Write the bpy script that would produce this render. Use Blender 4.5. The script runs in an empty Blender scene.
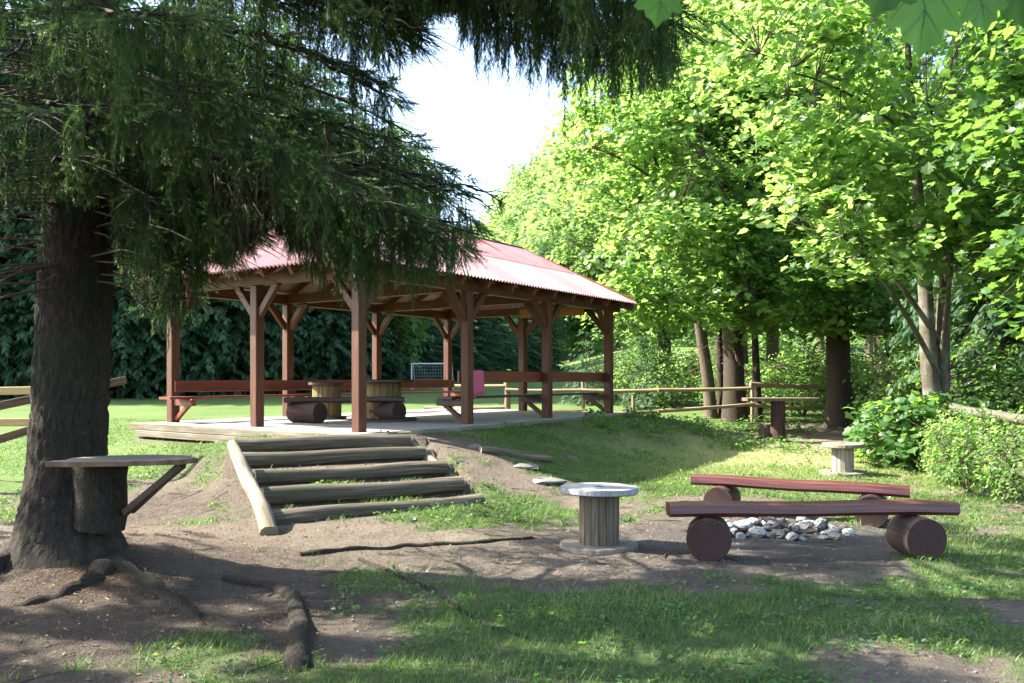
import bpy, math, random
import numpy as np
from mathutils import Vector, Matrix
R = math.radians
EL = R(42)
random.seed(7)
rng = np.random.default_rng(11)
scn = bpy.context.scene
COL = scn.collection
F, CX, HY, EYE = 826.0, 512.0, 377.5, 1.62

def W(px, py, z):
    d = F*(EYE-z)/(py-HY)
    return np.array([(px-CX)*d/F, d, z])
def WD(px, py, d):
    return np.array([(px-CX)*d/F, d, EYE+(HY-py)*d/F])
def PX(p):
    p = np.asarray(p)
    return CX+F*p[..., 0]/p[..., 1], HY+F*(EYE-p[..., 2])/p[..., 1]

# ------------------------------------------------------------------ noise
def _h(ix, iy, s):
    n = (ix.astype(np.int64)*374761393 + iy.astype(np.int64)*668265263 + s*974634777) & 0xffffffff
    n = ((n ^ (n >> 13))*1274126177) & 0xffffffff
    return ((n ^ (n >> 16)) & 0xffff)/65535.0
def vnoise(x, y, s=0):
    x = np.asarray(x, float); y = np.asarray(y, float)
    ix = np.floor(x); iy = np.floor(y); fx = x-ix; fy = y-iy
    fx = fx*fx*(3-2*fx); fy = fy*fy*(3-2*fy)
    a = _h(ix, iy, s); b = _h(ix+1, iy, s); c = _h(ix, iy+1, s); d = _h(ix+1, iy+1, s)
    return (a*(1-fx)+b*fx)*(1-fy)+(c*(1-fx)+d*fx)*fy
def fbm(x, y, o=4, s=0):
    v = 0; a = .5; t = 0
    for i in range(o):
        v = v+a*vnoise(x*2**i+17.3*i, y*2**i-9.1*i, s+i); t += a; a *= .5
    return v/t
def sm(t):
    t = np.clip(t, 0, 1); return t*t*(3-2*t)

# ------------------------------------------------------------------ pavilion frame and stairs
P3 = np.array([-2.3015, 12.439]); TH = .9663; LEN, WID, FZ = 7.958, 4.746, .80
U = np.array([math.cos(TH), math.sin(TH)]); V = np.array([-U[1], U[0]])
ST = [(W(275, 519, .08), W(480, 502.5, .08)), (W(265, 497, .24), W(460, 485, .24)), (W(257, 478, .40), W(444, 468, .40)),
      (W(243, 460, .55), W(423, 453, .55)), (W(236, 445, .70), W(408, 441, .70))]
SA = np.array([math.cos(R(27)), math.sin(R(27))]); SB = np.array([-SA[1], SA[0]])
SO = ST[0][0][:2]
SBK = [float(np.dot(s[0][:2]-SO, SB)+np.dot(s[1][:2]-SO, SB))/2 for s in ST]
SBL = [float(np.dot(s[0][:2]-SO, SB)) for s in ST]; SBR = [float(np.dot(s[1][:2]-SO, SB)) for s in ST]
SZK = [.08, .24, .40, .55, .70]

def terrain(x, y):
    x = np.asarray(x, float); y = np.asarray(y, float)
    b = .03*np.clip(y-10, 0, 30)+.047*np.clip(y-40, 0, 45)+.42*np.clip(y-92, 0, 150)*sm((y-92)/40)*sm((x+35)/45)
    b = b+1.9*sm((y-26)/34)*sm((x-2.0-.02*(y-27))/9)*(1-sm((y-70)/25)*.6)
    b = b+.05*(fbm(x*.35, y*.35, 3, 5)-.5)*sm((40-np.abs(y-5))/30)
    b = b+(.06*(fbm(x*1.4, y*1.4, 3, 9)-.5)+.035*(fbm(x*6, y*6, 3, 15)-.5))*(np.abs(x) < 14)*(y < 24)
    # root flare mound round the big spruce
    r = np.hypot(x+3.65, y-7.0); b = b+.16*np.exp(-(r/1.1)**2)
    # rise towards the right-hand thicket
    lx = (x-P3[0])*U[0]+(y-P3[1])*U[1]; ly = (x-P3[0])*V[0]+(y-P3[1])*V[1]
    dl = np.clip(-.5-lx, 0, None); dr = np.clip(lx-8.5, 0, None); df = np.clip(-.42-ly, 0, None); db = np.clip(ly-5.15, 0, None)
    wob = 1+.25*(fbm(x*.7, y*.7, 2, 21)-.5)
    fl = 1.2+1.9*sm((1.8-ly)/2.2)
    d = np.sqrt((dl/fl)**2+(dr/2.6)**2+(df/3.5)**2+(db/1.4)**2)*wob
    s = 1-sm(d)
    top = .74-.22*sm((ly-1.2)/2)*sm((1-lx))
    top = np.where((lx > -.42) & (lx < 8.42) & (ly > -.36) & (ly < 5.1), .55, top)
    b = b+(np.maximum(top, b)-b)*s
    # stair cut
    a = (x-SO[0])*SA[0]+(y-SO[1])*SA[1]; bb = (x-SO[0])*SB[0]+(y-SO[1])*SB[1]
    tz = np.full_like(b, .0)
    for k in range(5):
        bl = SBL[k]+(SBR[k]-SBL[k])*a/2.5
        tz = np.where(bb > bl+.005, SZK[k]+.060, tz)
    tz = tz-.015+.02*(fbm(x*5, y*5, 3, 3)-.5)
    ins = (a > -.12) & (a < 2.62) & (bb > SBK[0]) & (bb < SBK[4]+.45)
    fr = (a > -.3) & (a < 2.9) & (bb <= SBK[0]+.04) & (bb > -.9)
    b = np.where(fr, np.minimum(b, .03+.05*np.clip(a, 0, 3)/2.5+(.02*(fbm(x*5, y*5, 3, 3)-.5))), b)
    return np.where(ins, tz, b)
def tz1(x, y): return float(terrain(np.array([x]), np.array([y]))[0])

def grassmask(x, y):
    n = fbm(x*.9, y*.9, 4, 31); n2 = fbm(x*3.2, y*3.2, 3, 41)
    g = .68+1.5*(n-.5)+.9*(n2-.5)
    def blob(cx, cy, rx, ry, k, rot=0):
        c, s = math.cos(rot), math.sin(rot)
        u = ((x-cx)*c+(y-cy)*s)/rx; v = (-(x-cx)*s+(y-cy)*c)/ry
        return k*np.exp(-(u*u+v*v))
    g = g-blob(-3.4, 6.3, 2.3, 1.9, .95)-blob(-3.6, 4.6, 1.8, 1.2, .5)-blob(-2.8, 8.35, 2.8, .75, .9, .05)-blob(2.7, 8.6, 2.3, 1.25, .85, .1)
    g = g-blob(1.0, 7.5, 1.7, .75, .75)-blob(2.3, 6.75, 1.6, .5, .45)-blob(-4.6, 10.6, 1.6, 1.8, .8)-blob(-.5, 11.2, 1.0, .8, .4)
    g = g-blob(6.2, 17.9, 2.4, 1.1, .75)-blob(8, 19.5, 3.2, 2.5, .6)-blob(-1.7, 11.9, .7, .7, .4)-blob(3.1, 10.4, 2, 1, .15)-blob(-1.0, 12.6, 2.2, .8, .35, TH)
    g = g+blob(-.6, 6.7, 1.5, 1.2, .25)+blob(4.8, 7.5, 1.5, 3, .35)+blob(1.2, 5.2, 3, 1, .15)+blob(3.5, 12, 2, 2, .15)+blob(5.2, 13.5, 3, 1.2, .3)+blob(0, 10.0, 1.2, .5, .25)+blob(1.3, 13.6, 2.6, 2.0, .42)+blob(3.2, 16.5, 2.5, 2.5, .35)+blob(4.2, 15.2, 2.2, .9, .3)
    a = (x-SO[0])*SA[0]+(y-SO[1])*SA[1]; bb = (x-SO[0])*SB[0]+(y-SO[1])*SB[1]
    g = np.where((a > -.1) & (a < 2.5) & (bb > 0) & (bb < SBK[4]+.3), g-.3, g)
    mead = sm((y+.35*np.clip(-x, 0, 99)*.0-14.6+1.2*(fbm(x*.5, y*.5, 2, 77)-.5))/1.2)*sm((-x-3.2)/1.2)
    mead = np.maximum(mead, sm((y-21.5)/2))
    lx = (x-P3[0])*U[0]+(y-P3[1])*U[1]; ly = (x-P3[0])*V[0]+(y-P3[1])*V[1]
    mead = np.maximum(mead, sm((ly-5.1)/.5)*(lx > -3))
    mead = np.maximum(mead, sm((-lx-.4)/.6)*sm((ly-2.8)/.8))
    g = np.clip(g, 0, 1)
    return np.maximum(g, mead*.97), mead

# ------------------------------------------------------------------ mesh builder
class MB:
    def __init__(s): s.v = []; s.f = []; s.uv = []; s.mi = []; s.sm = []
    def face(s, ids, uvs, mi=0, smooth=False):
        s.f.append(tuple(ids)); s.uv.extend(uvs); s.mi.append(mi); s.sm.append(smooth)
    def loft(s, rings, uvv, mi=0, cap=1, smooth=True, per=None, capmi=None):
        n = len(rings[0]); b = len(s.v)
        for r in rings: s.v.extend([tuple(p) for p in r])
        per = per or [i/n for i in range(n+1)]
        for k in range(len(rings)-1):
            for i in range(n):
                j = (i+1) % n
                s.face((b+k*n+i, b+k*n+j, b+(k+1)*n+j, b+(k+1)*n+i),
                       [(per[i], uvv[k]), (per[i+1], uvv[k]), (per[i+1], uvv[k+1]), (per[i], uvv[k+1])], mi, smooth)
        cm = mi if capmi is None else capmi
        if cap:
            for which in (0, -1):
                r = [np.asarray(p, float) for p in rings[which]]; c = sum(r)/n
                e1 = r[0]-c; e1 = e1/(np.linalg.norm(e1)+1e-9)
                nn = np.cross(r[0]-c, r[n//4]-c); nn = nn/(np.linalg.norm(nn)+1e-9); e2 = np.cross(nn, e1)
                off = random.uniform(-.006, .006)
                bb = len(s.v); s.v.extend([tuple(p) for p in r])
                uv = [(float(np.dot(p-c, e1))+off, float(np.dot(p-c, e2))) for p in r]
                ids = list(range(bb, bb+n))
                if which == 0: ids.reverse(); uv.reverse()
                s.face(ids, uv, cm, False)
    def tube(s, pts, rad, n=12, mi=0, capmi=None, wob=0., seed=0, cap=1):
        pts = [np.asarray(p, float) for p in pts]; m = len(pts)
        if not hasattr(rad, '__len__'): rad = [rad]*m
        t = pts[1]-pts[0]; t /= np.linalg.norm(t)
        a = np.cross(t, [0, 0, 1.]);
        if np.linalg.norm(a) < 1e-3: a = np.cross(t, [0, 1., 0])
        a /= np.linalg.norm(a); rings = []; uvv = []; L = 0
        for k in range(m):
            if k > 0: L += np.linalg.norm(pts[k]-pts[k-1])
            t = pts[min(k+1, m-1)]-pts[max(k-1, 0)]; t /= (np.linalg.norm(t)+1e-9)
            a = a-t*np.dot(a, t); a /= (np.linalg.norm(a)+1e-9); b = np.cross(t, a)
            ring = []
            for i in range(n):
                an = 2*math.pi*i/n
                r = rad[k]
                if wob: r *= 1+wob*(float(fbm(np.array([math.cos(an)*1.3+seed*3.1]), np.array([math.sin(an)*1.3+L*1.7+seed]), 3, seed)[0])-.5)*2
                ring.append(pts[k]+(a*math.cos(an)+b*math.sin(an))*r)
            rings.append(ring); uvv.append(L)
        rr = max(rad); per = [2*math.pi*rr*i/n for i in range(n+1)]
        s.loft(rings, uvv, mi, cap, True, per, capmi)
    def beam(s, p, q, w, h, up=(0, 0, 1), mi=0, capmi=None, ch=.008):
        p = np.asarray(p, float); q = np.asarray(q, float); t = q-p; L = np.linalg.norm(t); t /= L
        up = np.asarray(up, float)
        if abs(np.dot(up, t)) > .98: up = np.array([1., 0, 0])
        x = np.cross(t, up); x /= np.linalg.norm(x); y = np.cross(x, t)
        a, b = w/2, h/2; c = min(ch, a*.4, b*.4)
        pr = [(a, -b+c), (a, b-c), (a-c, b), (-a+c, b), (-a, b-c), (-a, -b+c), (-a+c, -b), (a-c, -b)]
        per = [0]
        for i in range(8):
            d = math.dist(pr[i], pr[(i+1) % 8]); per.append(per[-1]+d)
        o = random.uniform(0, 40)
        rings = [[pp+x*u+y*v for u, v in pr] for pp in (p, q)]
        s.loft(rings, [o, o+L], mi, 1, False, [o*1.7+z for z in per], capmi)
    def build(s, name, mats, parent=None):
        me = bpy.data.meshes.new(name); me.from_pydata(s.v, [], s.f)
        uvl = me.uv_layers.new(name='UVMap'); uvl.data.foreach_set('uv', np.array(s.uv, np.float32).ravel())
        if not isinstance(mats, (list, tuple)): mats = [mats]
        for m in mats: me.materials.append(m)
        me.polygons.foreach_set('material_index', np.array(s.mi, np.int32)); me.polygons.foreach_set('use_smooth', np.array(s.sm, bool))
        me.update()
        return link(name, me, parent)
def link(name, me, parent=None):
    o = bpy.data.objects.new(name, me); COL.objects.link(o)
    if parent is not None: o.parent = parent
    return o
def bulk(name, verts, tris, mats, parent=None, var=None, mi=None, smooth=False, quads=False):
    verts = np.asarray(verts, np.float32); tris = np.asarray(tris, np.int32); k = tris.shape[1]
    me = bpy.data.meshes.new(name)
    me.vertices.add(len(verts)); me.vertices.foreach_set('co', verts.ravel())
    me.loops.add(tris.size); me.loops.foreach_set('vertex_index', tris.ravel())
    me.polygons.add(len(tris)); me.polygons.foreach_set('loop_start', np.arange(0, tris.size, k, dtype=np.int32))
    me.polygons.foreach_set('loop_total', np.full(len(tris), k, np.int32))
    if not isinstance(mats, (list, tuple)): mats = [mats]
    for m in mats: me.materials.append(m)
    if mi is not None: me.polygons.foreach_set('material_index', np.asarray(mi, np.int32))
    me.polygons.foreach_set('use_smooth', np.full(len(tris), smooth, bool))
    if var is not None:
        at = me.attributes.new('var', 'FLOAT', 'POINT'); at.data.foreach_set('value', np.asarray(var, np.float32))
    me.update(calc_edges=True)
    return link(name, me, parent)
def scatter(tv, tf, pos, rot, scale, var, tvar=None):
    """replicate a template: returns verts, tris, var"""
    n = len(pos); nv = len(tv)
    sc = np.asarray(scale).reshape(n, 1, -1)
    v = np.einsum('nij,nkj->nki', rot, tv[None]*sc)+pos[:, None, :]
    t = (np.arange(n)[:, None, None]*nv+tf[None]).reshape(-1, tf.shape[1])
    va = np.repeat(np.asarray(var, float), nv)
    if tvar is not None: va = va+np.tile(tvar, n)
    return v.reshape(-1, 3), t, va
class Bag:
    def __init__(s): s.v = []; s.t = []; s.a = []; s.n = 0
    def add(s, v, t, a):
        s.v.append(v); s.t.append(t+s.n); s.a.append(a); s.n += len(v)
    def build(s, name, mat, parent=None):
        return bulk(name, np.concatenate(s.v), np.concatenate(s.t), mat, parent, np.concatenate(s.a))
def frames(nrm, spin):
    """rotation matrices whose z column is nrm, spun about it"""
    n = nrm/np.linalg.norm(nrm, axis=1, keepdims=True)
    h = np.where(np.abs(n[:, 2:3]) < .95, np.array([[0, 0, 1.]]), np.array([[1., 0, 0]]))
    x = np.cross(h, n); x /= np.linalg.norm(x, axis=1, keepdims=True); y = np.cross(n, x)
    c = np.cos(spin)[:, None]; s_ = np.sin(spin)[:, None]
    a = x*c+y*s_; b = -x*s_+y*c
    return np.stack([a, b, n], axis=2)
def dirframes(d, hint):
    """y column along d, z column close to hint"""
    d = d/np.linalg.norm(d, axis=1, keepdims=True)
    x = np.cross(d, hint); x /= (np.linalg.norm(x, axis=1, keepdims=True)+1e-9); z = np.cross(x, d)
    return np.stack([x, d, z], axis=2)

def thing(name, loc, label, cat, group=None, rz=0., kind=None):
    o = bpy.data.objects.new(name, None); COL.objects.link(o); o.location = loc; o.rotation_euler = (0, 0, rz)
    o.empty_display_size = .2
    tag(o, label, cat, group, kind); return o
def tag(o, label=None, cat=None, group=None, kind=None):
    if label: o['label'] = label
    if cat: o['category'] = cat
    if group: o['group'] = group
    if kind: o['kind'] = kind
    return o
def dup(root, loc, rz=0., scale=1., label=None, group=None):
    r = root.copy(); COL.objects.link(r); r.location = loc; r.rotation_euler = (0, 0, rz)
    r.scale = scale if hasattr(scale, '__len__') else (scale,)*3
    if label: r['label'] = label
    if group: r['group'] = group
    for ch in list(root.children):
        c = ch.copy(); COL.objects.link(c); c.parent = r
        for g in list(ch.children):
            e = g.copy(); COL.objects.link(e); e.parent = c
    return r

# ------------------------------------------------------------------ materials
def newmat(name):
    m = bpy.data.materials.new(name); m.use_nodes = True; nt = m.node_tree; nt.nodes.clear()
    out = nt.nodes.new('ShaderNodeOutputMaterial'); return m, nt, out
class N:
    def __init__(s, nt): s.nt = nt
    def new(s, t, **kw):
        n = s.nt.nodes.new(t)
        for k, v in kw.items(): setattr(n, k, v)
        return n
    def lk(s, a, b): s.nt.links.new(a, b)
    def noise(s, vec, scale, det=4, rough=.55, dist=0.):
        n = s.new('ShaderNodeTexNoise'); n.inputs['Scale'].default_value = scale; n.inputs['Detail'].default_value = det
        n.inputs['Roughness'].default_value = rough; n.inputs['Distortion'].default_value = dist
        if vec is not None: s.lk(vec, n.inputs['Vector'])
        return n.outputs['Fac']
    def map(s, vec, scale):
        n = s.new('ShaderNodeMapping'); n.inputs['Scale'].default_value = scale; s.lk(vec, n.inputs['Vector']); return n.outputs[0]
    def ramp(s, fac, stops):
        n = s.new('ShaderNodeValToRGB'); e = n.color_ramp.elements
        while len(e) < len(stops): e.new(.5)
        for el, (p, c) in zip(e, stops): el.position = p; el.color = (*c, 1) if len(c) == 3 else c
        s.lk(fac, n.inputs[0]); return n.outputs[0]
    def mix(s, fac, a, b, bt='MIX'):
        n = s.new('ShaderNodeMix', data_type='RGBA', blend_type=bt)
        for sock, v in ((n.inputs[0], fac), (n.inputs[6], a), (n.inputs[7], b)):
            if hasattr(v, 'is_output'): s.lk(v, sock)
            elif isinstance(v, (int, float)): sock.default_value = v
            else: sock.default_value = (*v, 1)
        return n.outputs[2]
    def math(s, op, a, b=None, c=None, clamp=False):
        n = s.new('ShaderNodeMath', operation=op, use_clamp=clamp)
        for i, v in enumerate((a, b, c)):
            if v is None: continue
            if hasattr(v, 'is_output'): s.lk(v, n.inputs[i])
            else: n.inputs[i].default_value = v
        return n.outputs[0]
    def bsdf(s, col, rough=.7, spec=.3, bump=None, bstr=.3, bdist=.01):
        b = s.new('ShaderNodeBsdfPrincipled')
        for k, v in (('Base Color', col), ('Roughness', rough), ('Specular IOR Level', spec)):
            if hasattr(v, 'is_output'): s.lk(v, b.inputs[k])
            elif isinstance(v, (int, float)): b.inputs[k].default_value = v
            else: b.inputs[k].default_value = (*v, 1)
        if bump is not None:
            bp = s.new('ShaderNodeBump'); bp.inputs['Strength'].default_value = bstr; bp.inputs['Distance'].default_value = bdist
            s.lk(bump, bp.inputs['Height']); s.lk(bp.outputs[0], b.inputs['Normal'])
        return b.outputs[0]
def attr(n, name):
    a = n.new('ShaderNodeAttribute'); a.attribute_name = name; return a.outputs['Fac']

def wood(name, dark, mid, light, rough=.65, spec=.3, grain=55, stain=None, bstr=.35):
    m, nt, out = newmat(name); n = N(nt)
    uv = n.new('ShaderNodeTexCoord'); u = uv.outputs['UV']
    g = n.noise(n.map(u, (grain, 1.6, 1)), 1, 5, .6, .4); big = n.noise(n.map(u, (4, .8, 1)), 1.5, 3)
    ob = n.noise(uv.outputs['Object'], 1.3, 3)
    c = n.ramp(g, [(.28, dark), (.5, mid), (.72, light)])
    c = n.mix(n.math('MULTIPLY', big, .55), c, dark)
    if stain: c = n.mix(n.ramp(ob, [(.45, (0, 0, 0)), (.65, (.7, .7, .7))]), c, stain)
    n.lk(n.bsdf(c, rough, spec, g, bstr, .006), out.inputs[0]); return m
def endgrain(name, a, b, rings=70, rough=.85):
    m, nt, out = newmat(name); n = N(nt)
    uv = n.new('ShaderNodeTexCoord'); u = uv.outputs['UV']
    ln = n.new('ShaderNodeVectorMath', operation='LENGTH'); n.lk(u, ln.inputs[0])
    nz = n.noise(u, 9, 3)
    r = n.math('SINE', n.math('ADD', n.math('MULTIPLY', ln.outputs['Value'], rings*2), n.math('MULTIPLY', nz, 9)))
    r = n.math('MULTIPLY_ADD', r, .5, .5)
    # radial drying cracks
    sep = n.new('ShaderNodeSeparateXYZ'); n.lk(u, sep.inputs[0])
    an = n.math('ARCTAN2', sep.outputs[1], sep.outputs[0])
    comb = n.new('ShaderNodeCombineXYZ'); n.lk(an, comb.inputs[0])
    ck = n.noise(comb.outputs[0], 5, 5, .7)
    c = n.mix(n.math('MULTIPLY', r, .34), a, b)
    c = n.mix(n.ramp(ck, [(.38, (1, 1, 1)), (.43, (0, 0, 0))]), c, tuple(x*.25 for x in a))
    c = n.mix(n.math('MULTIPLY', n.noise(u, 14, 4), .6), c, tuple(x*.6 for x in a))
    n.lk(n.bsdf(c, rough, .2, n.noise(u, 40, 4), .3, .003), out.inputs[0]); return m
def bark(name, dark, light, moss=None, sx=9, sy=2.2, patch=None):
    m, nt, out = newmat(name); n = N(nt)
    tc = n.new('ShaderNodeTexCoord'); u = tc.outputs['UV']
    mp = n.map(u, (sx, sy, 1))
    vo = n.new('ShaderNodeTexVoronoi', feature='DISTANCE_TO_EDGE'); vo.inputs['Scale'].default_value = 1.6
    wv = n.new('ShaderNodeVectorMath', operation='ADD'); nzc = n.new('ShaderNodeTexNoise'); nzc.inputs['Scale'].default_value = 1.2; nzc.inputs['Detail'].default_value = 5
    n.lk(mp, nzc.inputs['Vector']); n.lk(mp, wv.inputs[0]); n.lk(nzc.outputs['Color'], wv.inputs[1]); n.lk(wv.outputs[0], vo.inputs['Vector'])
    cr = n.math('MULTIPLY', vo.outputs['Distance'], 2.6, None, True)
    fine = n.noise(n.map(u, (60, 34, 1)), 1, 5, .65)
    mid = n.noise(n.map(u, (24, 10, 1)), 1, 6, .7, .5)
    hgt = n.math('ADD', n.math('MULTIPLY', cr, .16), n.math('ADD', n.math('MULTIPLY', fine, .45), n.math('MULTIPLY', mid, .62)))
    c = n.ramp(hgt, [(.36, dark), (.72, light), (1., tuple(min(1, x*1.35) for x in light))])
    ob = n.noise(tc.outputs['Object'], 1.7, 4)
    if patch: c = n.mix(n.ramp(ob, [(.5, (0, 0, 0)), (.58, (.9, .9, .9))]), c, patch)
    if moss: c = n.mix(n.ramp(n.noise(tc.outputs['Object'], 2.3, 5), [(.5, (0, 0, 0)), (.68, (.75, .75, .75))]), c, moss)
    n.lk(n.bsdf(c, .9, .15, hgt, .9, .03), out.inputs[0]); return m
def leafmat(name, refl, trans, dark=.6, tw=.45, rough=.45, spec=.35, alt=None):
    m, nt, out = newmat(name); n = N(nt); a = attr(n, 'var')
    c1 = n.ramp(a, [(0, tuple(x*dark for x in refl)), (.5, refl), (1, alt or tuple(x*1.35 for x in refl))])
    c2 = n.ramp(a, [(0, tuple(x*dark for x in trans)), (.5, trans), (1, tuple(x*1.3 for x in trans))])
    b = n.bsdf(c1, rough, spec); t = n.new('ShaderNodeBsdfTranslucent'); n.lk(c2, t.inputs[0])
    mx = n.new('ShaderNodeMixShader'); mx.inputs[0].default_value = tw
    n.lk(b, mx.inputs[1]); n.lk(t.outputs[0], mx.inputs[2]); n.lk(mx.outputs[0], out.inputs[0]); return m
def plain(name, col, rough=.6, spec=.3, nscale=8, amt=.4, bstr=.2, bdist=.01):
    m, nt, out = newmat(name); n = N(nt); tc = n.new('ShaderNodeTexCoord')
    z = n.noise(tc.outputs['Object'], nscale, 6, .6)
    c = n.mix(n.math('MULTIPLY', z, amt*1.6), col, tuple(x*.45 for x in col))
    n.lk(n.bsdf(c, rough, spec, z, bstr, bdist), out.inputs[0]); return m

M = {}
M['post'] = wood('stained_timber', (.026, .008, .004), (.092, .028, .011), (.175, .066, .024), .55, .35, 50)
M['rail'] = wood('red_stained_board', (.06, .014, .008), (.17, .036, .017), (.25, .065, .03), .5, .4, 60)
M['rafter'] = wood('oiled_rafter_timber', (.05, .02, .009), (.14, .058, .024), (.23, .11, .05), .6, .3, 55)
M['batten'] = wood('fresh_batten_wood', (.25, .14, .06), (.42, .26, .12), (.55, .38, .2), .6, .3, 50)
M['panel'] = wood('yellow_pine_panel', (.30, .22, .06), (.48, .36, .12), (.6, .48, .2), .6, .3, 30)
M['orange'] = wood('orange_pine_panel', (.18, .07, .02), (.35, .15, .045), (.45, .22, .08), .55, .35, 30)
M['grey'] = wood('weathered_grey_wood', (.07, .062, .05), (.18, .158, .128), (.28, .255, .215), .85, .2, 50)
M['greytop'] = wood('bleached_grey_boards', (.12, .12, .118), (.25, .258, .26), (.36, .37, .38), .75, .3, 35)
M['drum'] = wood('spool_drum_staves', (.045, .036, .026), (.13, .106, .075), (.21, .18, .135), .85, .2, 28)
M['paledrum'] = wood('pale_spool_staves', (.13, .11, .085), (.28, .24, .19), (.4, .36, .3), .85, .2, 28)
M['yellowdrum'] = wood('yellow_spool_staves', (.08, .055, .022), (.19, .135, .06), (.27, .2, .1), .8, .2, 28)
M['darkwood'] = wood('dark_oiled_wood', (.02, .012, .008), (.05, .03, .02), (.09, .055, .035), .5, .4, 40)
M['bench'] = wood('varnished_maroon_bench', (.035, .010, .009), (.10, .026, .022), (.17, .055, .045), .38, .5, 40)
M['benchlog'] = wood('maroon_stained_log', (.015, .009, .007), (.055, .030, .025), (.11, .065, .055), .8, .2, 30, stain=(.075, .06, .05))
M['benchend'] = endgrain('maroon_end_grain', (.045, .025, .021), (.085, .05, .042), 90)
M['steplog'] = wood('mossy_step_log', (.03, .025, .019), (.10, .082, .062), (.235, .20, .16), .9, .15, 30, stain=(.06, .062, .036))
M['palelog'] = wood('barked_pale_log', (.07, .06, .045), (.21, .18, .14), (.35, .31, .25), .9, .15, 24, stain=(.12, .10, .06))
M['logend'] = endgrain('weathered_end_grain', (.20, .165, .11), (.30, .25, .18), 80)
M['fenceold'] = wood('old_dark_fence_log', (.04, .035, .028), (.105, .09, .072), (.17, .15, .125), .9, .15, 30, stain=(.05, .055, .03))
M['fence'] = wood('sunbleached_fence_rail', (.13, .10, .06), (.26, .20, .12), (.36, .30, .2), .85, .2, 30)
M['fencedark'] = wood('brown_fence_board', (.06, .035, .02), (.15, .09, .055), (.23, .15, .1), .85, .2, 30)
M['fencelight'] = wood('fresh_fence_board', (.30, .2, .085), (.46, .33, .16), (.55, .42, .24), .8, .2, 30)
M['sprucebark'] = bark('spruce_bark', (.008, .006, .0045), (.040, .031, .024), (.022, .026, .013), 16, 7)
M['darkbark'] = bark('dark_forest_bark', (.012, .009, .007), (.068, .052, .040), (.035, .045, .02), 16, 7)
M['maplebark'] = bark('grey_maple_bark', (.035, .028, .022), (.125, .105, .083), (.09, .10, .05), 12, 2.2, patch=(.19, .175, .15))
M['slimbark'] = bark('brown_slim_bark', (.035, .026, .019), (.13, .10, .075), (.09, .10, .05), 14, 3)
M['needle'] = leafmat('spruce_needles', (.036, .068, .024), (.07, .14, .026), .5, .38, .5, .3, alt=(.11, .17, .04))
M['farneedle'] = leafmat('far_spruce_needles', (.042, .098, .046), (.065, .16, .055), .4, .36, .6, .25, alt=(.075, .135, .05))
M['deadtwig'] = plain('dry_twigs', (.12, .08, .058), .9, .1, 12)
M['leaf'] = leafmat('maple_leaves', (.090, .165, .056), (.30, .49, .10), .72, .64, .38, .45)
M['leafd'] = leafmat('deep_green_leaves', (.055, .12, .038), (.18, .34, .05), .65, .52, .4, .4)
M['leafp'] = leafmat('pale_green_leaves', (.10, .17, .06), (.27, .42, .10), .7, .52, .5, .3)
M['grass'] = leafmat('grass_blades', (.070, .128, .032), (.13, .24, .03), .6, .4, .5, .25, alt=(.26, .27, .11))
M['stone'] = plain('limestone', (.27, .265, .25), .85, .2, 9, .35, .5)
M['char'] = plain('charcoal', (.02, .02, .021), .9, .1, 30, .5, .6)
M['sooty'] = plain('soot_stained_stone', (.13, .125, .12), .9, .2, 7, .6, .5)
M['slabstone'] = plain('grey_field_stone', (.16, .155, .14), .9, .2, 6, .5, .5, .02)
M['concrete'] = plain('pale_concrete', (.30, .285, .26), .9, .2, 3.5, .35, .25)
M['white'] = plain('white_painted_steel', (.75, .75, .74), .4, .5, 4, .15)
M['net'] = plain('white_net_cord', (.6, .62, .62), .8, .2, 4, .1)
M['towel'] = plain('pink_towelling', (.55, .12, .2), .95, .1, 60, .4, .6, .004)
M['nearleaf'] = leafmat('close_maple_leaf', (.020, .060, .010), (.036, .105, .012), .6, .4, .45, .3)
M['litter'] = leafmat('dry_litter', (.15, .10, .06), (.1, .06, .03), .4, .15, .8, .15, alt=(.3, .24, .16))

# roof sheet: red sheet faded pink, each sheet its own fade
def roofmat():
    m, nt, out = newmat('faded_corrugated_roofing'); n = N(nt); a = attr(n, 'var')
    tc = n.new('ShaderNodeTexCoord'); o = tc.outputs['Object']
    z = n.noise(o, 2.2, 5, .6); f = n.noise(o, 25, 4, .6)
    c = n.ramp(a, [(0, (.24, .05, .058)), (.45, (.29, .095, .11)), (.75, (.30, .165, .175)), (1, (.33, .25, .255))])
    c = n.mix(n.ramp(z, [(.35, (0, 0, 0)), (.7, (.55, .55, .55))]), c, (.26, .19, .19))
    c = n.mix(n.math('MULTIPLY', f, .4), c, (.26, .15, .14))
    c = n.mix(n.ramp(n.noise(o, 6, 6, .7), [(.56, (0, 0, 0)), (.66, (.7, .7, .7))]), c, (.13, .10, .09))
    n.lk(n.bsdf(c, .6, .35, f, .15, .004), out.inputs[0]); return m
M['roof'] = roofmat()
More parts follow.
